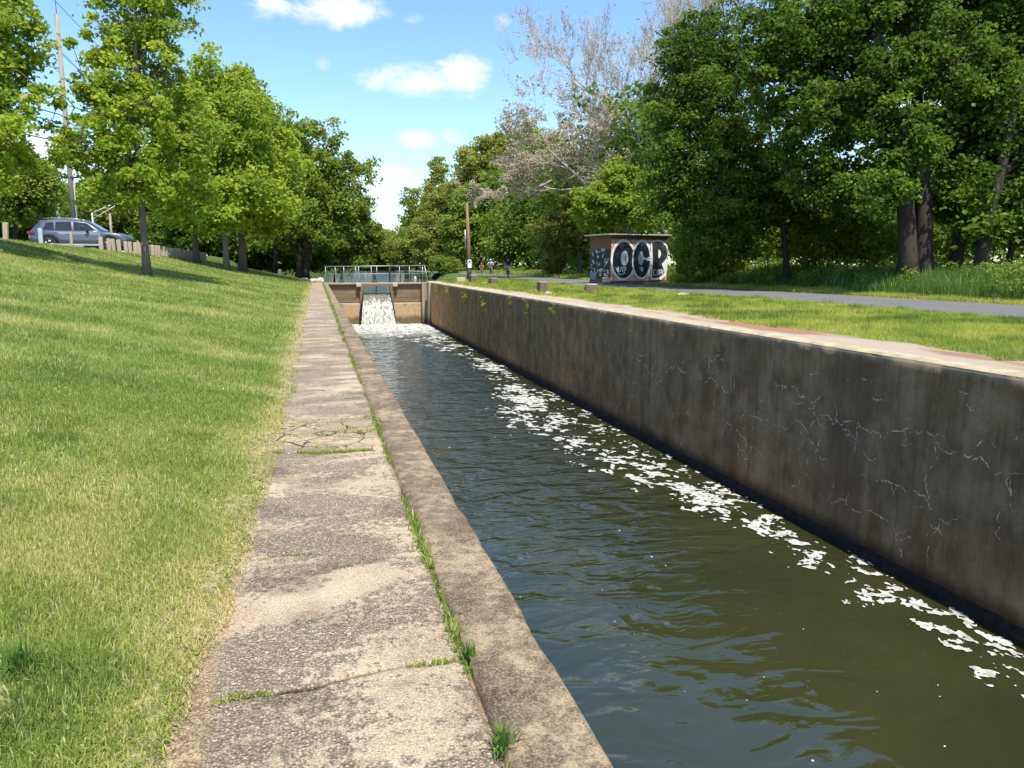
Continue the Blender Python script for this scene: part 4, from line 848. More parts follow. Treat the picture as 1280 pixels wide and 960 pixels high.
ns = 11; Fc = [(i*ns+j, i*ns+j+1, (i+1)*ns+j+1, (i+1)*ns+j) for i in range(len(us)-1) for j in range(ns-1)]+[tuple(range(ns)), tuple((len(us)-1)*ns+j for j in range(ns-1, -1, -1))]
mb = MB(); mb.add(Vc, Fc, True)
# roof and pillars
def gh(u): return np.interp(u, [.06, .55, 1.2, 2.4, 2.9, 3.75], [1.08, 1.69, 1.765, 1.74, 1.66, 1.10]), np.interp(u, [.06, .55, 2.9, 3.75], [.86, .70, .66, .84])
gu = [.10, .3, .55, .9, 1.3, 1.8, 2.3, 2.7, 2.95, 3.2, 3.5, 3.74]; Vg = []
for u in gu:
    z, h_ = gh(u); Vg += [(u, -.875, 1.09), (u, -(h_+.02), z-.07), (u, -(h_-.07), z-.012), (u, 0, z+.015), (u, h_-.07, z-.012), (u, h_+.02, z-.07), (u, .875, 1.09)]
Fg = [(i*7+j, i*7+j+1, (i+1)*7+j+1, (i+1)*7+j) for i in range(len(gu)-1) for j in range(6)]; mb.add(Vg, Fg, True)
mb.build('body', M_paint, car)
def sidewin(pts, s, name='window'):
    # pts (u, z); y follows tumblehome
    vs = []
    for u, z in pts:
        zt, h_ = gh(u); f = (z-1.09)/max(zt-.07-1.09, .05); y = .875+(h_+.02-.875)*min(f, 1)+.008; vs.append((u, s*y, z))
    m_ = MB(); m_.add(vs, [tuple(range(len(vs)))]); return m_.build(name, M_glass, car)
for s in (-1, 1):
    sidewin([(.70, 1.20), (1.28, 1.14), (1.26, 1.60), (.95, 1.58)], s); sidewin([(1.34, 1.14), (2.18, 1.14), (2.12, 1.64), (1.36, 1.61)], s); sidewin([(2.27, 1.14), (3.42, 1.14), (2.92, 1.54), (2.24, 1.635)], s)
    m_ = MB(); m_.tube([(.75, s*.66, 1.78), (1.2, s*.655, 1.83), (2.3, s*.65, 1.81), (2.7, s*.65, 1.75)], .018, 6); m_.build('roof_rail', M_alloy, car)
    m_ = MB(); m_.box((2.98, s*1.05, 1.16), (.14, .2, .15)); m_.build('mirror', M_trim, car, bevel=.03)
    m_ = MB(); m_.box((2.5, s*.985, .36), (2.2, .04, .10)); m_.build('sill_trim', M_alloy, car, bevel=.01)
    m_ = MB(); m_.box((.12, s*.78, 1.0), (.34, .42, .16), rz=-s*.15); m_.build('tail_light', M_red, car, bevel=.03)
    for u in (1.75, 2.6): MB().box((u+.3, s*.985, .96), (.2, .03, .03)).build('door_handle', M_alloy, car, bevel=.008)
    for u in (1.0, 4.03):
        w_ = MB().lathe((u, s*.88, .39), [(.24, -.11), (.36, -.12), (.39, -.08), (.39, .08), (.36, .12), (.24, .11)], 24, 'Y').build('wheel', M_tyre, car)
        rm = MB()
        rm.lathe((u, s*.93, .39), [(.27, -.04), (.27, .045), (.24, .05), (.235, .0), (.06, .01)], 24, 'Y')
        for k_ in range(5):
            a = k_*2*math.pi/5
            for da in (-.16, .16): rm.tube([(u+.05*math.cos(a), s*1.0, .39+.05*math.sin(a)), (u+.25*math.cos(a+da), s*.985, .39+.25*math.sin(a+da))], .02, 5)
        rm.build('rim', M_alloy, w_)
m_ = MB(); m_.add([(.055, -.70, 1.14), (.055, .70, 1.14), (.42, .60, 1.60), (.42, -.60, 1.60)], [(0, 1, 2, 3)]); m_.build('rear_window', M_glass, car); 
m_ = MB(); m_.add([(3.70, -.72, 1.15), (3.70, .72, 1.15), (2.96, .60, 1.64), (2.96, -.60, 1.64)], [(3, 2, 1, 0)]); o = m_.build('windscreen', M_glass, car); o.location.z = .02
MB().box((.02, 0, .48), (.18, 1.7, .30)).build('bumper', M_trim, car, bevel=.04); MB().box((.30, 0, 1.74), (.35, 1.3, .05)).build('spoiler', M_trim, car, bevel=.015)
MB().box((-.01, 0, .84), (.05, .5, .13)).build('number_plate', simple('plate_white', (.7, .7, .66), (.6, .6, .55), 5), car, bevel=.005)

# ---- utility pole with wires
M_pole = simple('grey_pole_wood', (.36, .31, .25), (.22, .19, .15), 6, .9, sc=(4, 4, .3), bump=.5); M_cable = simple('cable', (.05, .05, .055), (.03, .03, .03), 5, .6, bump=0)
pb_ = W(95, 300, 46); pb_.z = 2.0
up_ = empty('utility_pole', pb_, 'tall grey wooden utility pole behind the car carrying the wires', 'utility pole')
MB().tube([(0, 0, -.3), (0, 0, 6), (0, 0, 13.5)], [.17, .15, .11], 12).build('pole', M_pole, up_)
MB().tube([(0, 0, 13.4), (0, 0, 14.2)], .02, 6).build('top_pin', M_trim, up_)
lft = Vector((-math.cos(YAW+.3), math.sin(YAW+.3), 0))
att = [(14.2, 0), (12.1, .62), (12.0, .62), (10.6, .5), (8.0, .4), (7.5, .3), (6.4, .0)]
for z, o_ in att[1:4:2]: MB().tube([(0, 0, z-.1), tuple(lft*o_*.6+Vector((0, 0, z))), tuple(lft*o_+Vector((0, 0, z)))], .03, 6).build('bracket', M_trim, up_)
MB().box((.15, -.12, 6.6), (.16, .16, 1.2)).build('equipment_box', M_trim, up_, bevel=.02); MB().tube([(.17, -.1, -.2), (.17, -.1, 5.6)], .035, 6).build('cable_guard', simple('grey_conduit', (.5, .5, .48), (.4, .4, .4), 5), up_)
MB().box((-.02, -.1, 4.4), (1.1, .08, .09), rz=-.3).build('crossarm', M_trim, up_, bevel=.01)
wl = ['topmost utility wire over the pole tip','upper utility wire on the higher bracket','lower utility wire on the higher bracket','utility wire on the lower bracket','utility wire crossing just under the lower bracket','utility wire midway down the tall pole','lowest utility wire crossing behind the car']
far_dir = Vector((.03, 1, 0)).normalized()
for k_, (z, o_) in enumerate(att):
    a = pb_+lft*o_+Vector((0, 0, z)); pts = []
    for s_ in np.linspace(-1, 1, 33):
        L_ = 62*s_; q_ = a+far_dir*L_; sag = 1.6*(1-(2*abs(s_)-1)**2) if k_ else .9*(1-(2*abs(s_)-1)**2); q_.z -= sag*.9; pts.append(q_)
    o = MB().tube(pts, .017 if k_ < 4 else .028, 5).build('wire', M_cable); tag(o, wl[k_], 'wire', 'overhead utility wires')
p2 = W(73, 270, 75); p2.z = 2.2; o = MB().tube([(0, 0, -.3), (0, 0, 6.9)], [.19, .14], 10).build('utility_pole', M_pole); o.location = p2; tag(o, 'shorter plain wooden pole farther back behind the car', 'utility pole')
# lamp arm
lp = W(117, 290, 60); lp.z = 2.0; la = empty('street_lamp', lp, 'white steel mast with a long two-bar arm beside the utility pole', 'street lamp')
M_wsteel = simple('pale_steel', (.66, .66, .64), (.52, .52, .5), 8, .4, .3)
MB().tube([(0, 0, -.2), (0, 0, 3.3)], .06, 10).build('post', M_wsteel, la)
e_ = W(153, 258, 61)-lp; e_.z = 4.25
MB().tube([(0, 0, 3.25), tuple(e_*.5+Vector((0, 0, 3.3*.5+.05))), tuple(e_)], .035, 8).build('arm', M_wsteel, la); MB().tube([(0, 0, 2.8), tuple(e_*.55+Vector((0, 0, 2.8*.45))), tuple(e_)], .025, 8).build('arm', M_wsteel, la)
MB().box(tuple(e_+Vector((.25, -.1, 0))), (.6, .22, .1)).build('lamp_head', M_wsteel, la, bevel=.03)
lq = W(139, 290, 66); lq.z = 2; o = MB().tube([(0, 0, -.2), (0, 0, 3.6)], .10, 8).build('sign_post', M_pole); o.location = lq; tag(o, 'thin wooden post under the long steel lamp arm', 'post')

# ---- shed with graffiti
s0 = W(763, 348, 46); th = R(24)-YAW; ux = Vector((math.cos(th), math.sin(th), 0)); uy = Vector((-math.sin(th), math.cos(th), 0)); SW, SD, SH = 4.05, 2.5, 2.72
shed = empty('brick_shed', (s0.x, s0.y, .30), 'small brick shed covered in big black and white graffiti letters', 'shed', rz=th)
t = T('shed_brick'); bt = nn(t.t, 'ShaderNodeTexBrick'); 
P = t.sep(t.obj); cb = nn(t.t, 'ShaderNodeCombineXYZ'); t.lk(t.math('ADD', P[0], P[1]), cb.inputs[0]); t.lk(P[2], cb.inputs[1]); t.lk(cb.outputs[0], bt.inputs['Vector'])
bt.inputs['Scale'].default_value = 4.2; bt.inputs['Color1'].default_value = (.22, .085, .05, 1); bt.inputs['Color2'].default_value = (.13, .06, .04, 1); bt.inputs['Mortar'].default_value = (.30, .25, .20, 1); bt.inputs['Mortar Size'].default_value = .012
c = t.mix(t.rng(t.noise(t.obj, 1.5, 5), .4, .7, 0, .5), bt.outputs[0], (.09, .05, .035, 1)); t.set(c, .9); t.bump(bt.outputs['Fac'], -.3, .01); M_brick = t.m
t = T('painted_brick'); n = t.noise(t.obj, 3.2, 3, .5, 1.2)
c = t.ramp(n, [(.36, (.62, .20, .08)), (.47, (.66, .30, .16)), (.52, (.70, .62, .55)), (.58, (.50, .10, .06)), (.66, (.70, .68, .64))]); t.set(c, .85); t.bump(bt.outputs[0] if False else t.noise(t.obj, 30, 3), .2, .01); M_pbrick = t.m
MB().box((SW/2, SD/2, SH/2-.1), (SW, SD, SH+.2)).build('wall', M_brick, shed)
MB().box((SW/2, -.008, SH*.47), (SW-.04, .016, SH*.90)).build('painted_panel', M_pbrick, shed)
rf = MB(); rf.box((SW/2-.1, SD/2-.05, SH+.06), (SW+.5, SD+.45, .08)); rf.build('roof', simple('roof_slab', (.42, .38, .32), (.26, .23, .19), 4), shed, bevel=.02)
MB().box((SW/2, SD/2, SH-.03), (SW+.12, SD+.12, .14)).build('eaves_band', simple('eaves', (.16, .10, .07), (.10, .07, .05), 5), shed, bevel=.01)
t = T('black_spray_paint'); n = t.noise(t.obj, 4, 4); t.set(t.ramp(n, [(.35, (.012, .013, .016)), (.6, (.03, .035, .042)), (.75, (.06, .075, .09))]), .6); M_gblack = t.m
M_gwhite = simple('white_spray_paint', (.82, .82, .80), (.70, .72, .72), 6, .7, bump=0); M_ggrey = simple('grey_spray_paint', (.45, .50, .50), (.40, .44, .44), 6, .7, bump=0)
M_gor = simple('orange_spray_paint', (.62, .16, .05), (.5, .12, .04), 4, .7, bump=0)
FY = -.016
def ell(cx, cz, rx, rz, n=36, a0=0, a1=360):
    return [(cx+rx*math.cos(R(a0+(a1-a0)*i/(n-(a1-a0 < 360)))), cz+rz*math.sin(R(a0+(a1-a0)*i/(n-(a1-a0 < 360))))) for i in range(n)]
def flat(poly, k_, name, mat, par): return MB().prism([(x, z) for x, z in poly], (0, FY-.004*k_, 0), (1, 0, 0), (0, 0, 1), .004).build(name, mat, par)
def strokes(pts, wd, k_, name, mat, par):
    m_ = MB()
    for a, b in zip(pts[:-1], pts[1:]):
        if a is None or b is None: continue
        dx, dz = b[0]-a[0], b[1]-a[1]; l = math.hypot(dx, dz)+1e-6; nx_, nz_ = -dz/l*wd/2, dx/l*wd/2; ex, ez = dx/l*wd*.35, dz/l*wd*.35
        m_.prism([(a[0]+nx_-ex, a[1]+nz_-ez), (a[0]-nx_-ex, a[1]-nz_-ez), (b[0]-nx_+ex, b[1]-nz_+ez), (b[0]+nx_+ex, b[1]+nz_+ez)], (0, FY-.004*k_, 0), (1, 0, 0), (0, 0, 1), .004)
    return m_.build(name, mat, par)
# O
O_ = flat(ell(.86, 1.30, .88, 1.22), 1, 'letter', M_gwhite, shed); O_['label'] = 'big white outlined black letter O'
flat(ell(.88, 1.28, .76, 1.08), 2, 'fill', M_gblack, O_); flat(ell(.94, 1.40, .27, .44), 3, 'counter', M_gwhite, O_); flat([(.97, 1.22), (1.02, 1.25), (1.03, 1.55), (.98, 1.6)], 4, 'slit', M_gblack, O_)
strokes([(.36, .85), (.46, .62), (.50, .86), None, (.55, .9), (.52, .55), (.66, .62), (.72, .86), (.84, .80), (.80, .60), None, (.86, .88), (1.0, .86), (1.02, .70), (.90, .66), (.98, .52), (.86, .46), None, (.50, .48), (.62, .42), (.74, .46)], .06, 4, 'tag_writing', M_gwhite, O_)
# C (drawn like a closed G-shaped C: bar notch at the right)
C__ = flat(ell(2.18, 1.32, .72, 1.20), 5, 'letter', M_gwhite, shed); C__['label'] = 'big white outlined black letter C'
flat(ell(2.16, 1.30, .60, 1.06), 6, 'fill', M_gblack, C__)
flat(ell(2.10, 1.40, .20, .42), 7, 'counter', M_ggrey, C__); flat([(2.22, 1.32), (2.50, 1.32), (2.50, 1.25), (2.95, 1.27), (2.95, 1.47), (2.62, 1.47), (2.5, 1.40), (2.22, 1.45)], 8, 'notch', M_gwhite, C__)
strokes([(2.50, 1.36), (2.90, 1.37)], .03, 9, 'notch_line', M_gblack, C__)
strokes([(2.02, .82), (2.18, .84), (2.20, .74), (2.08, .70), (2.16, .62), None, (2.24, .84), (2.24, .62)], .05, 8, 'tag_writing', M_gwhite, C__)
# R
R_ = flat([(2.86, .06), (2.80, 1.2), (2.78, 2.0), (2.80, 2.42), (3.3, 2.52), (3.75, 2.42), (4.03, 2.1), (4.03, .72), (3.9, .30), (3.6, .10)], 9, 'letter', M_gwhite, shed); R_['label'] = 'big white outlined black letter R'
flat([(2.92, .22), (2.95, 1.2), (2.90, 2.0), (2.86, 2.34), (3.25, 2.42), (3.62, 2.34), (3.90, 2.1), (4.01, 1.7), (3.98, 1.45), (3.72, 1.16), (3.60, 1.05), (3.84, .55), (3.72, .38), (3.3, .20)], 10, 'fill', M_gblack, R_)
flat(ell(3.34, 1.66, .19, .26, 20, -90, 90), 11, 'counter', M_gwhite, R_); flat([(3.62, 1.02), (4.02, 1.28), (4.02, .78), (3.86, .58)], 11, 'notch', M_gwhite, R_)
strokes([(3.04, .35), (3.04, .68), (3.14, .70), None, (3.16, .38), (3.30, .36), (3.30, .66), (3.42, .68), (3.42, .40), None, (3.48, .42), (3.46, .70), (3.62, .70), (3.62, .55), (3.5, .52), None, (3.66, .4), (3.74, .68)], .055, 11, 'tag_writing', M_gwhite, R_)
# side face blobs
mb = MB(); rr_ = random.Random(4)
sx = Vector((0, -1, 0)) # side plane x = 0
for _ in range(44):
    y = rr_.uniform(.2, SD-.2); z = .25+rr_.random()*1.7; r_ = rr_.uniform(.05, .11)
    mb.prism([(y+r_*1.2*math.cos(a*.785), z+r_*math.sin(a*.785)) for a in range(8)][::-1], (-.006, 0, 0), (0, 1, 0), (0, 0, 1), .004)
SP = MB().prism([(.06, .15), (SD-.06, .15), (SD-.06, 1.7), (SD*.6, 1.95), (SD*.3, 1.85), (.06, 2.0)], (-.001, 0, 0), (0, 1, 0), (0, 0, 1), -.004).build('sprayed_patch', M_gblack, shed)
mb.build('bubble', M_ggrey, SP); SP.children[0]['kind'] = 'stuff'
MB().prism([(1.7, .1), (2.44, .1), (2.44, .55), (1.7, .5)], (-.008, 0, 0), (0, 1, 0), (0, 0, 1), -.003).build('blue_patch', simple('blue_paint', (.06, .12, .30), (.3, .34, .4), 7, .7, bump=0), shed)
MB().box((-.06, .35, .10), (.12, .8, .30)).build('base_block', M_block, shed, bevel=.02)

# ---- wooden bollards and stones on the towpath verge
M_end = simple('cut_wood', (.46, .36, .24), (.32, .24, .16), 5, .9); M_side = simple('old_bollard_wood', (.20, .14, .095), (.11, .08, .06), 6, .9, sc=(3, 3, .5), bump=.6)
def bollard(px, py, D, wd, h_, label, rz=0, rnd=False, name='bollard'):
    p = W(px, py, D); z = float(zr(p.x, p.y)); b = empty(name, (p.x, p.y, z), label, 'bollard', 'old timber mooring bollards on the verge', rz=rz)
    m_ = MB()
    if rnd: m_.lathe((0, 0, 0), [(wd*.54, -.2), (wd*.52, 0), (wd*.5, h_*.6), (wd*.47, h_-.03)], 14)
    else: m_.box((0, 0, (h_-.23)/2), (wd, wd, h_+.17), taper=.97)
    m_.build('block', M_side, b, bevel=.015, jitter=.008)
    m_ = MB()
    if rnd: m_.lathe((0, 0, 0), [(wd*.47, h_-.03), (wd*.46, h_), (wd*.30, h_+.012)], 14)
    else: m_.box((0, 0, h_-.02), (wd*.98, wd*.98, .06))
    m_.build('sawn_top', M_end, b, bevel=.012, jitter=.006)
bollard(677.5, 362, 36.5, .40, .50, 'square brown timber bollard near the wall, taller than wide', rz=.2)
bollard(739, 363, 35, .62, .34, 'wide low bollard with a bright sawn top in front of the shed', rz=0, rnd=True)
bollard(616, 353.5, 50, .46, .40, 'square grey bollard on the verge below the cyclists', rz=.3)
bollard(591, 351, 56, .46, .50, 'pale square bollard in front of the weathered bare pole', rz=.25)
p = W(576, 349.5, 57.5); o = MB().box((0, 0, .14), (.66, .45, .34)).build('timber_block', M_block, bevel=.03, jitter=.02); o.location = (p.x, p.y, float(zr(p.x, p.y))); tag(o, 'pale block lying beside the bollard at the bare pole', 'block')
M_stone = simple('pale_stone', (.52, .45, .34), (.34, .29, .22), 5, .9, bump=.5)
def rock(px, py, D, r_, label, sc=(1, .8, .6), seed=1, z=None):
    p = W(px, py, D); bm = bmesh.new(); bmesh.ops.create_icosphere(bm, subdivisions=3, radius=r_); g = np.random.default_rng(seed)
    for v in bm.verts: n_ = fbm(np.array([v.co.x/r_*1.4+seed]), np.array([v.co.y/r_*1.4+v.co.z/r_]), seed, 3)[0]; v.co = Vector((v.co.x*sc[0], v.co.y*sc[1], v.co.z*sc[2]))*(.65+.7*n_)
    me = bpy.data.meshes.new('rock'); bm.to_mesh(me); bm.free(); o = link('stone', me, M_stone); zz = z if z is not None else float(zr(p.x, p.y)); o.location = (p.x, p.y, zz); o.rotation_euler.z = seed
    return tag(o, label, 'stone')
rock(855, 370.5, 30, .32, 'flat pale stone set in the verge across from the shed', sc=(1, .7, .28), seed=3)
rock(605, 353, 52, .28, 'pale flat stone beside the grey bollard below the cyclists', sc=(1, .7, .35), seed=5)
rock(668, 363.5, 37.5, .26, 'broken stone at the foot of the brown bollard', sc=(1.2, .7, .35), seed=6)
rock(686, 364.5, 35, .22, 'pale stone in the grass right of the brown bollard', sc=(1, .8, .5), seed=7)
rock(382, 352, 56, .42, 'large pale boulder where the lawn meets the far end of the slabs', seed=8, z=.12)
rock(391, 350, 60, .36, 'rounded boulder at the far end of the slab walkway', sc=(1, .8, .5), seed=9, z=.05)
rock(400, 351, 59.8, .34, 'squared pale stone at the left end of the gate railing', sc=(1, .8, .7), seed=10, z=.05)
st_ = W(401, 347, 70); 
# short pale stump beside the dark tree
o = MB().lathe((0, 0, 0), [(.22, -.2), (.18, 0), (.16, .38), (.12, .48)], 10).build('tree_stump', M_bark, jitter=.02); p = W(350, 346, 62); o.location = (p.x, p.y, float(zl(p.x, p.y))); tag(o, 'short broken stump at the wood edge above the slab walkway', 'stump')

# ---- weathered pole with signs
M_brownpole = simple('brown_pole_wood', (.30, .19, .11), (.17, .11, .065), 6, .9, sc=(4, 4, .3), bump=.5)
pp = W(586.5, 344, 60); pp.z = float(zr(pp.x, pp.y)); tp = empty('old_pole', pp, 'weathered brown pole with small white signs standing on the verge', 'pole')
MB().tube([(0, 0, -.3), (-.03, 0, 3), (-.14, 0, 5.9)], [.17, .14, .10], 10).build('shaft', M_brownpole, tp)
MB().tube([(.0, -.005, .15), (0, -.005, .85)], .175, 10).build('dark_band', M_trim, tp)
sg = MB().box((0, -.20, 1.28), (.30, .02, .62)).build('sign', simple('sign_white', (.78, .78, .75), (.68, .68, .66), 5), tp, bevel=.004); MB().box((0, -.214, 1.44), (.17, .008, .10)).build('symbol', M_trim, sg)
MB().tube([(-.28, -.02, 2.3), (-.30, -.02, 3.9)], .055, 8).build('conduit', M_galv, tp)

# ---- plants in joints and on the wall
def blades(P, L, Wd, g, lean=.5, col=None, seg=2, dirs=None):
    """bent grass blades; P (n,3)"""
    n = len(P); a = g.random(n)*2*math.pi; d = np.stack([np.cos(a), np.sin(a), 0*a], 1); s_ = np.stack([-np.sin(a), np.cos(a), 0*a], 1)
    ln = np.abs(g.normal(size=n))*lean; ln = np.minimum(ln, 1.5); u = np.array([0, 0, 1.0])
    m_ = P+(u*np.cos(ln*.6)[:, None]+d*np.sin(ln*.6)[:, None])*(L*.55)[:, None]; e = m_+(u*np.cos(ln*1.5)[:, None]+d*np.sin(ln*1.5)[:, None])*(L*.45)[:, None]
    w_ = (Wd/2)[:, None]
    if seg == 1:
        V = np.stack([P-s_*w_, P+s_*w_, e], 1).reshape(-1, 3); return V, [np.arange(n*3).reshape(-1, 3)], 3
    V = np.stack([P-s_*w_, P+s_*w_, m_+s_*w_*.75, m_-s_*w_*.75, e], 1).reshape(-1, 3); b = np.arange(n)[:, None]*5
    return V, [np.concatenate([b, b+1, b+2, b+3], 1), np.concatenate([b+3, b+2, b+4], 1)], 5
G_lawn = leafmat('grass_blades', [(0, (.10, .16, .035)), (.4, (.21, .29, .055)), (.62, (.33, .37, .085)), (.8, (.46, .44, .14)), (.92, (.60, .51, .26)), (1, (.68, .58, .36))], .42, .55)
G_verge = leafmat('verge_blades', [(0, (.12, .18, .035)), (.4, (.25, .32, .05)), (.75, (.42, .43, .08)), (.95, (.54, .48, .14)), (1, (.6, .5, .24))], .42, .55)
G_weed = leafmat('tall_weed_blades', [(0, (.045, .10, .02)), (.5, (.085, .17, .03)), (.9, (.15, .25, .05)), (1, (.42, .42, .30))], .35, .55)
def merge(parts):
    VV, F4, F3, TT = [], [], [], []; b = 0
    for V, F, k_, ti in parts:
        for f in F: (F4 if f.shape[1] == 4 else F3).append(f+b)
        VV.append(V); TT.append(np.repeat(ti, k_)); b += len(V)
    Fs = ([np.concatenate(F4)] if F4 else [])+([np.concatenate(F3)] if F3 else []); return np.concatenate(VV), Fs, np.concatenate(TT)
def inview(X, Y, pad=.4):
    # horizontal wedge of the camera
    a = np.arctan2(X, Y)-YAW; return (np.abs(a) < math.atan(640/FPX)+.03) | (np.hypot(X, Y) < 2.5)
g = np.random.default_rng(77); parts = []
for (y0, y1, dens, L, Wd, seg) in [(1.5, 4.2, 26000, .045, .0040, 2), (4.2, 8, 9500, .052, .0055, 2), (8, 14, 3200, .056, .009, 1), (14, 26, 1100, .066, .016, 1), (26, 44, 380, .08, .028, 1), (44, 66, 170, .10, .05, 1)]:
    xw = -(.42*y1+1.5); A_ = (y1-y0)*(-xw); n = int(A_*dens); Y = g.uniform(y0, y1, n); ed = lawn_edge(Y)+.03; X = ed-g.random(n)*(-xw+ed)
    k_ = inview(X, Y) & (X > fence_x(np.clip(Y, 12, 90))-.5); X, Y, ed = X[k_], Y[k_], ed[k_]
    dist = ed-X; dn = fbm(X*3.0, Y*3.0, 201, 3); keep = g.random(len(X)) < (.35+.65*sst(0, .35, dist))*(.55+.9*sst(.3, .6, dn)); X, Y, dist, dn = X[keep], Y[keep], dist[keep], dn[keep]
    patch = fbm(X*.9+4, Y*.9, 202, 4); tuft = sst(.6, .75, fbm(X*2.2, Y*2.2, 203, 3))
    ti = np.clip(.44+.85*(patch-.5)-.14*tuft+g.normal(size=len(X))*.14+.5*sst(.5, 0, dist)*g.random(len(X)), 0, .88); ti = np.where(g.random(len(X)) < .05+.12*sst(.5, 0, dist)+.10*sst(.55, .7, patch), g.uniform(.85, 1, len(X)), ti)
    LL = L*g.uniform(.55, 1.25, len(X))*(1+.35*tuft)*(.45+.55*sst(0, .3, dist)); P = np.stack([X, Y, zl(X, Y)+.010], 1)
    V, F, kk = blades(P, LL, Wd*g.uniform(.7, 1.2, len(X)), g, 1.0, seg=seg); parts.append((V, F, kk, ti))
V, F, ti = merge(parts); tag(link('grass', npmesh('grass', V, F, tint=ti), G_lawn), 'short mown grass covering the lawn slope', 'grass', kind='stuff')
# clover and broad leaves in the near lawn
n = 26000; Y = 1.6+8*g.random(n)**1.5; ed = lawn_edge(Y); X = ed-g.random(n)*(.42*Y+1.0); k_ = inview(X, Y) & (fbm(X*2.0, Y*2.0, 205, 3) > .47); X, Y = X[k_], Y[k_]
V, F, ti = leaves(np.stack([X, Y, zl(X, Y)+.018], 1), np.full(len(X), .012), 3, .013, .6, seed=206)
tag(link('clover', npmesh('clover', V, F, tint=ti), L_lime), 'small clover leaves among the lawn grass', 'clover', kind='stuff')
# verge between wall and path
parts = []
for (y0, y1, dens, L, Wd) in [(6, 16, 1500, .07, .012), (16, 30, 620, .08, .020), (30, 62, 260, .09, .035)]:
    n = int((y1-y0)*6.6*dens); Y = g.uniform(y0, y1, n); X = g.uniform(9.2, 15.9, n); ed = 9.75-1.2*(fbm(X*.8, Y*.8, 211, 4)-.5)-.5*sst(28, 45, Y); pe = pathc(Y)-pathw(Y)+.12*(g.random(n)-.5)
    k_ = (X > ed) & (X < pe) & inview(X, Y); X, Y, ed, pe = X[k_], Y[k_], ed[k_], pe[k_]; pt = fbm(X*.8, Y*.8, 212, 4); lush = sst(.58, .7, fbm(X*1.5, Y*1.5, 213, 3))
    ti = np.clip(.55+1.1*(pt-.5)-.35*lush+g.normal(size=len(X))*.13, 0, 1); P = np.stack([X, Y, zr(X, Y)], 1)
    V, F, kk = blades(P, L*g.uniform(.6, 1.3, len(X))*(1+.9*lush), Wd*g.uniform(.7, 1.3, len(X)), g, .6, seg=1); parts.append((V, F, kk, ti))
V, F, ti = merge(parts); tag(link('verge_grass', npmesh('verge_grass', V, F, tint=ti), G_verge), 'yellow green grass on the verge between wall and path', 'grass', kind='stuff')
# far side of the path: short strip, then tall weeds
parts = []
for (y0, y1, dens, lo, hi, L, Wd) in [(10, 28, 700, -.02, 1.3, .13, .018), (10, 28, 260, 1.2, 5.5, .50, .020), (28, 60, 260, -.02, 2.2, .14, .034), (28, 60, 110, 1.8, 7, .42, .035), (60, 110, 40, 0, 6, .3, .08)]:
    n = int((y1-y0)*(hi-lo)*dens); Y = g.uniform(y0, y1, n); X = pathc(Y)+pathw(Y)+lo+(hi-lo)*g.random(n); k_ = inview(X, Y); X, Y = X[k_], Y[k_]
    pt = fbm(X*.9, Y*.9, 222, 4); P = np.stack([X, Y, np.where(Y < 62, zr(X, Y), zback(X, Y))], 1); ti = np.clip(.5+.9*(pt-.5)+g.normal(size=len(X))*.15, 0, .93); ti = np.where(g.random(len(X)) < .02, 1, ti)
    V, F, kk = blades(P, L*g.uniform(.5, 1.3, len(X))*(.6+.9*pt), Wd*g.uniform(.6, 1.3, len(X)), g, .38 if L > .3 else .6, seg=2); parts.append((V, F, kk, ti, L > .3))
for nm, flag, mt, lb_ in (('path_side_grass', False, G_verge, 'sunlit grass along the far side of the path'), ('tall_weeds', True, G_weed, 'tall seeding weeds under the dark maples')):
    V, F, ti = merge([p_[:4] for p_ in parts if p_[4] == flag]); tag(link(nm, npmesh(nm, V, F, tint=ti), mt), lb_, 'weeds' if flag else 'grass', kind='stuff')
# weeds in the joints of the walkway
parts = []
n = 9000; Y = 1.5+58*g.random(n)**1.7; X = CURB0-.008+g.normal(size=n)*.012*(1+Y*.05); dn = fbm(Y*1.4, Y*0, 231, 3); k_ = g.random(n) < sst(.40, .58, dn)+.15*(Y > 15); X, Y = X[k_], Y[k_]
V, F, kk = blades(np.stack([X, Y, 0*X-.012], 1), (.028+.018*(Y > 10)+.03*(fbm(Y*1.1, Y*0, 232, 2) > .62))*g.uniform(.5, 1.3, len(X))*1.1, .005+.0008*np.minimum(Y, 20), g, .9); parts.append((V, F, kk, np.clip(.35+g.normal(size=len(X))*.25, 0, .97)))
for j, dens in [(0, 320), (1, 90), (2, 1100), (3, 800), (4, 1100), (5, 200), (6, 200), (7, 220), (9, 150), (11, 150)]:
    X = g.uniform(-.36, .44, dens*3); k_ = fbm(X*5+j*3, X*0, 240+j, 3) > .52; X = X[k_]; Y = crack_y(j, X)+g.normal(size=len(X))*.012
    V, F, kk = blades(np.stack([X, Y, 0*X-.012], 1), .018*g.uniform(.5, 1.5, len(X))*(1.5 if j > 1 else 1), .005+0*X, g, 1.0); parts.append((V, F, kk, np.clip(.55+g.normal(size=len(X))*.2, 0, .92)))
X = g.uniform(-.34, .44, 5200); Y = g.uniform(5.7, 6.8, 5200); k_ = fbm(X*6, Y*9, 251, 3) > .585; X, Y = X[k_], Y[k_]
V, F, kk = blades(np.stack([X, Y, 0*X-.005], 1), .022*g.uniform(.5, 1.5, len(X)), .005+0*X, g, 1.0); parts.append((V, F, kk, np.clip(.6+g.normal(size=len(X))*.2, 0, .95)))
V, F, ti = merge(parts); tag(link('joint_weeds', npmesh('joint_weeds', V, F, tint=ti), G_lawn), 'small weeds filling the joints of the slab walkway', 'weeds', kind='stuff')
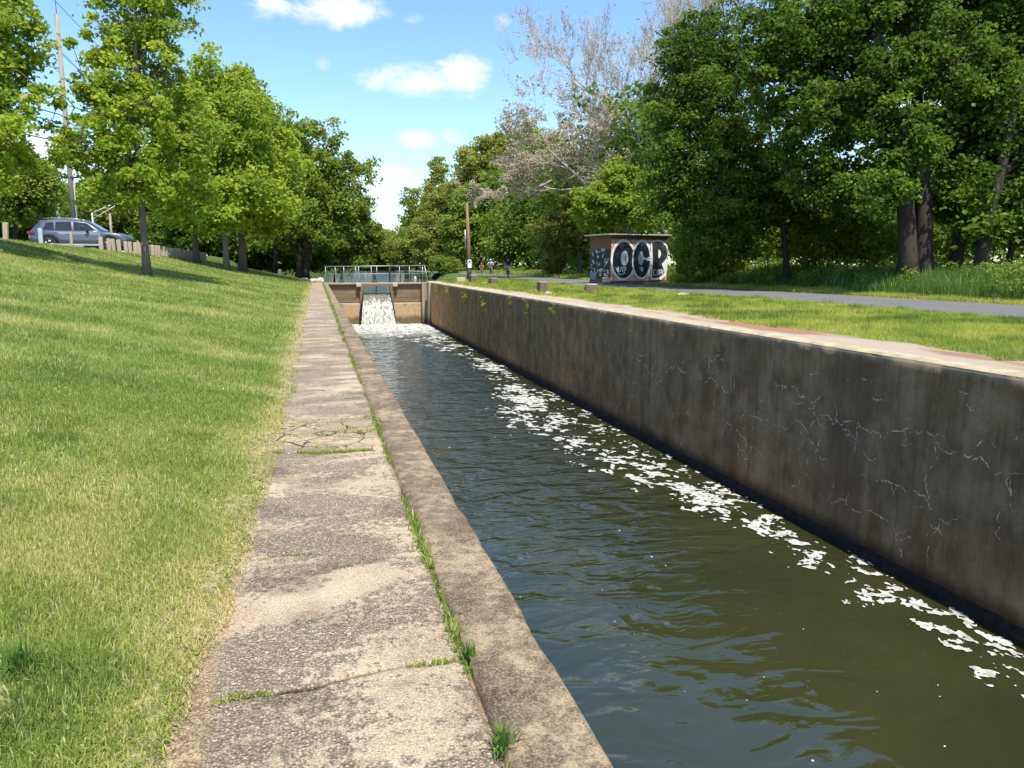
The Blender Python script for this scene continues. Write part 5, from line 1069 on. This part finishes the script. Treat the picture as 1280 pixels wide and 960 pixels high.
def tuft(loc, n, L, Wd, label, mat=G_weed, lean=.8, seed=1, cat='weed', group=None):
    g_ = np.random.default_rng(seed); P = g_.normal(size=(n, 3))*np.array([.012, .012, 0])*(L/.1); V, F, kk = blades(P, L*g_.uniform(.6, 1.2, n), np.full(n, Wd), g_, lean)
    o = link('weed', npmesh('weed', V, F, tint=np.repeat(g_.uniform(.3, .8, n), kk)), mat); o.location = loc; return tag(o, label, cat, group)
tuft((.462, 2.44, -.012), 42, .075, .008, 'grassy weed where the jagged crack meets the curb joint', seed=1)
tuft((.462, 1.93, -.012), 46, .09, .008, 'grassy weed tuft in the curb joint nearest the camera', seed=2)
tuft((-1.33, 2.98, float(zl(-1.33, 2.98))), 70, .15, .016, 'broad leaved weed clump in the lawn by the picture edge', seed=3)
tuft((-.93, 2.10, float(zl(-.93, 2.10))), 60, .085, .016, 'bright green weed clump low in the lawn nearest the camera', mat=L_lime, seed=4)
tuft((-.95, 2.55, float(zl(-.95, 2.55))), 110, .12, .007, 'darker tall grass tuft in the lawn', seed=5)
def wallweed(Y, z, n, r_, label, seed, mat=L_lime):
    g_ = np.random.default_rng(seed); C = np.stack([-.03-g_.random(n)*.12*r_*3, g_.normal(size=n)*r_*1.2, g_.normal(size=n)*r_*.8-.3*r_], 1); V, F, ti = leaves(C, np.full(n, .05+.2*r_), 7, .06+.04*(Y > 35), seed=seed)
    o = link('wall_weed', npmesh('wall_weed', V, F, tint=ti), mat); o.location = (RW, Y, z); tag(o, label, 'weed', 'weeds rooted in the dark lock wall')
wallweed(26.4, -.20, 16, .13, 'bright leafy weed on the lock wall just under its coping', 1)
wallweed(29.8, -.32, 12, .16, 'thin weed left of the bright leafy one on the lock wall', 2, L_mid)
wallweed(32.5, -.15, 14, .20, 'weed at the coping edge above the middle of the lock wall', 3, L_olive)
wallweed(38, -.5, 9, .22, 'pale weed low on the far half of the lock wall', 4, L_olive)
wallweed(43, -.35, 12, .25, 'straggling weed on the lock wall across from the old pole', 5, L_mid)
wallweed(49, -.3, 16, .30, 'leafy weed on the lock wall near the piers', 6, L_olive)
wallweed(54, -.35, 16, .30, 'leafy weed on the lock wall nearest the gate', 7, L_mid)

# ================================================================== PEOPLE
M_skin = simple('skin', (.60, .36, .27), (.52, .31, .23), 6, .6, bump=0); M_hair = simple('dark_hair', (.03, .022, .018), (.045, .03, .022), 20, .8)
def skin(name, verts, edges, rad, mat, parent, sub=2, root=0):
    me = bpy.data.meshes.new(name); me.from_pydata([tuple(v) for v in verts], edges, []); o = bpy.data.objects.new(name, me); COL.objects.link(o)
    m_ = o.modifiers.new('s', 'SKIN'); 
    for i_, v in enumerate(me.skin_vertices[0].data): r_ = rad[i_]; v.radius = (r_, r_) if isinstance(r_, (int, float)) else r_; v.use_root = (i_ == root)
    s_ = o.modifiers.new('u', 'SUBSURF'); s_.levels = sub; s_.render_levels = sub
    dg = bpy.context.evaluated_depsgraph_get(); dg.update(); m2_ = bpy.data.meshes.new_from_object(o.evaluated_get(dg)); bpy.data.objects.remove(o)
    for p_ in m2_.polygons: p_.use_smooth = True
    m2_.materials.clear(); return link(name, m2_, mat, parent)
def cyclist(px, py, D, scale, label, shirt, shorts, helmet, rz=0, bikelabel='', framecol=(.05, .05, .06)):
    p = W(px, py, D); zb = .165; S = scale
    head = math.atan2(-p.y, -p.x)+rz      # rides towards the camera
    bk = empty('bicycle', (p.x, p.y, zb), bikelabel, 'bicycle', 'bicycles coming along the path', rz=head); bk.scale = (S,)*3
    M_fr = simple('frame_paint', framecol, tuple(v*.7 for v in framecol), 5, .3, .2, 0)
    for n_, u in (('front', .52), ('rear', -.52)):
        w_ = MB(); pr_ = []
        for a in range(25): t_ = a/24*2*math.pi; pr_.append((u+.325*math.cos(t_), 0, .345+.325*math.sin(t_)))
        w_.tube(pr_, .022, 6, cap=False); wo_ = w_.build('wheel', M_tyre, bk)
        w_ = MB(); w_.tube([(u, -.04, .345), (u, .04, .345)], .025, 8)
        for a in range(14): t_ = a/14*2*math.pi; w_.tube([(u, 0, .345), (u+.31*math.cos(t_), 0, .345+.31*math.sin(t_))], .003, 3)
        w_.build('spokes', M_galv, wo_)
    f_ = MB(); bb_, st_, hd, sd_, fr_, rr2 = (-.08, 0, .28), (-.20, 0, .80), (.32, 0, .88), (.35, 0, .76), (.52, 0, .345), (-.52, 0, .345)
    for a, b in ((bb_, st_), (st_, hd), (bb_, sd_), (hd, sd_)): f_.tube([a, b], .02, 6)
    for s_ in (-.05, .05): f_.tube([sd_, (.44, s_, .55), (.52, s_, .345)], .013, 5); f_.tube([st_, (-.36, s_, .57), (-.52, s_, .345)], .01, 5); f_.tube([bb_, (-.52, s_, .345)], .01, 5)
    f_.build('frame', M_fr, bk)
    MB().tube([(.27, -.30, 1.02), (.30, -.12, 1.0), (.30, .12, 1.0), (.27, .30, 1.02)], .016, 6).build('handlebar', M_trim, bk); MB().tube([(.30, 0, 1.0), (.32, 0, .86)], .016, 6).build('stem', M_trim, bk)
    MB().box((-.24, 0, .90), (.26, .14, .06), taper=.8).build('saddle', M_trim, bk, bevel=.02); MB().tube([(-.20, 0, .78), (-.23, 0, .88)], .014, 6).build('seat_post', M_trim, bk)
    for s_ in (1, -1): MB().box((-.08+.17*s_, s_*.13, .28-.0), (.09, .10, .025)).build('pedal', M_trim, bk)
    MB().tube([(.09, .13, .28), (.09, .06, .28), (-.25, -.06, .28), (-.25, -.13, .28)], .01, 5).build('crank', M_trim, bk)
    ps = empty('person', (p.x, p.y, zb), label, 'person', None, rz=head); ps.scale = (S,)*3
    V_ = [(-.22, 0, .98), (-.17, 0, 1.15), (-.10, 0, 1.34), (-.06, 0, 1.46), (-.02, 0, 1.54), (.0, 0, 1.62), (.015, 0, 1.70)]; R_2 = [(.16, .12), (.15, .11), (.18, .12), (.10, .09), .055, .085, .075]
    E_ = [(i_, i_+1) for i_ in range(6)]
    def ch(fr, pts):
        for q_, r_ in pts: V_.append(q_); R_2.append(r_); E_.append((fr, len(V_)-1)); fr = len(V_)-1
        return fr
    for s_ in (1, -1):
        wr = ch(2, [((-.08, s_*.19, 1.41), .06), ((.0, s_*.36, 1.24), .044), ((.14, s_*.33, 1.12), .036), ((.24, s_*.27, 1.06), .028), ((.27, s_*.27, 1.045), .032)])
        for f in range(4): ch(wr, [((.30, s_*(.29-.018*f), 1.05), .0085), ((.315, s_*(.292-.018*f), 1.025), .008), ((.30, s_*(.292-.018*f), 1.005), .007)])
        ch(wr, [((.27, s_*.235, 1.04), .009), ((.285, s_*.225, 1.015), .008)])
        kx = .18 if s_ > 0 else .10; kz = .70 if s_ > 0 else .84
        ch(0, [((-.16, s_*.10, .93), .095), ((kx, s_*.13, kz), .062), ((kx-.12 if s_ > 0 else -.18, s_*.12, kz-.30), .050), ((.02 if s_ > 0 else -.22, s_*.12, .34), .036), ((.10 if s_ > 0 else -.14, s_*.12, .31), .034), ((.17 if s_ > 0 else -.07, s_*.12, .31), .022)])
    body = skin('body', V_, E_, R_2, M_skin, ps)
    skin('shirt', [(-.20, 0, 1.02), (-.17, 0, 1.15), (-.10, 0, 1.34), (-.065, 0, 1.455), (-.08, .19, 1.41), (-.02, .31, 1.29), (-.08, -.19, 1.41), (-.02, -.31, 1.29)], [(0,1),(1,2),(2,3),(2,4),(4,5),(2,6),(6,7)], [(.175,.135),(.165,.125),(.195,.135),(.11,.10),.075,.062,.075,.062], shirt, ps)
    skin('shorts', [(-.21, 0, .99), (-.16, .10, .93), (.08, .125, .78), (-.16, -.10, .93), (.02, -.125, .87)], [(0,1),(1,2),(0,3),(3,4)], [(.175,.135),.108,.085,.108,.085], shorts, ps)
    for s_ in (1, -1): MB().box((.12 if s_ > 0 else -.12, s_*.12, .325), (.26, .09, .08)).build('shoe', M_trim, ps, bevel=.025)
    m_ = MB(); m_.lathe((.0, 0, 1.64), [(.118, 0), (.122, .05), (.105, .10), (.06, .14), (.01, .15)], 14); m_.build('helmet' if helmet else 'hair', helmet or M_hair, ps)
    m_ = MB(); m_.box((.10, 0, 1.635), (.035, .025, .04), taper=.5); m_.build('nose', M_skin, ps, bevel=.006)
    for s_ in (1, -1): MB().box((.088, s_*.032, 1.66), (.012, .022, .012)).build('eye', M_hair, ps, bevel=.003); MB().box((0, s_*.09, 1.64), (.03, .018, .055)).build('ear', M_skin, ps, bevel=.006)
    MB().box((.09, 0, 1.59), (.012, .045, .010)).build('mouth', simple('lips', (.3, .12, .1), (.25, .1, .09), 5), ps)
c_ = lambda n_, *v: simple(n_, v, tuple(x*.75 for x in v), 5, .8, bump=0)
cyclist(635, 348.5, 69, 1.0, 'person in a black shirt and light shorts riding ahead of the others', c_('black_cloth', .02, .022, .028), c_('light_cloth', .62, .62, .66), None, 0.05, 'dark bicycle under the rider in the black shirt')
cyclist(613.5, 343, 88, .98, 'person in a white top and white helmet riding in the middle', c_('white_cloth', .68, .70, .78), c_('dark_blue_cloth', .03, .04, .07), c_('white_helmet', .8, .8, .78), -.05, 'bicycle under the rider in the white helmet')
cyclist(602, 341, 92, .74, 'child in a pink top riding at the back', c_('pink_cloth', .75, .16, .16), c_('child_shorts', .03, .03, .04), c_('pink_helmet', .6, .35, .3), -.1, 'small bicycle under the child in pink')
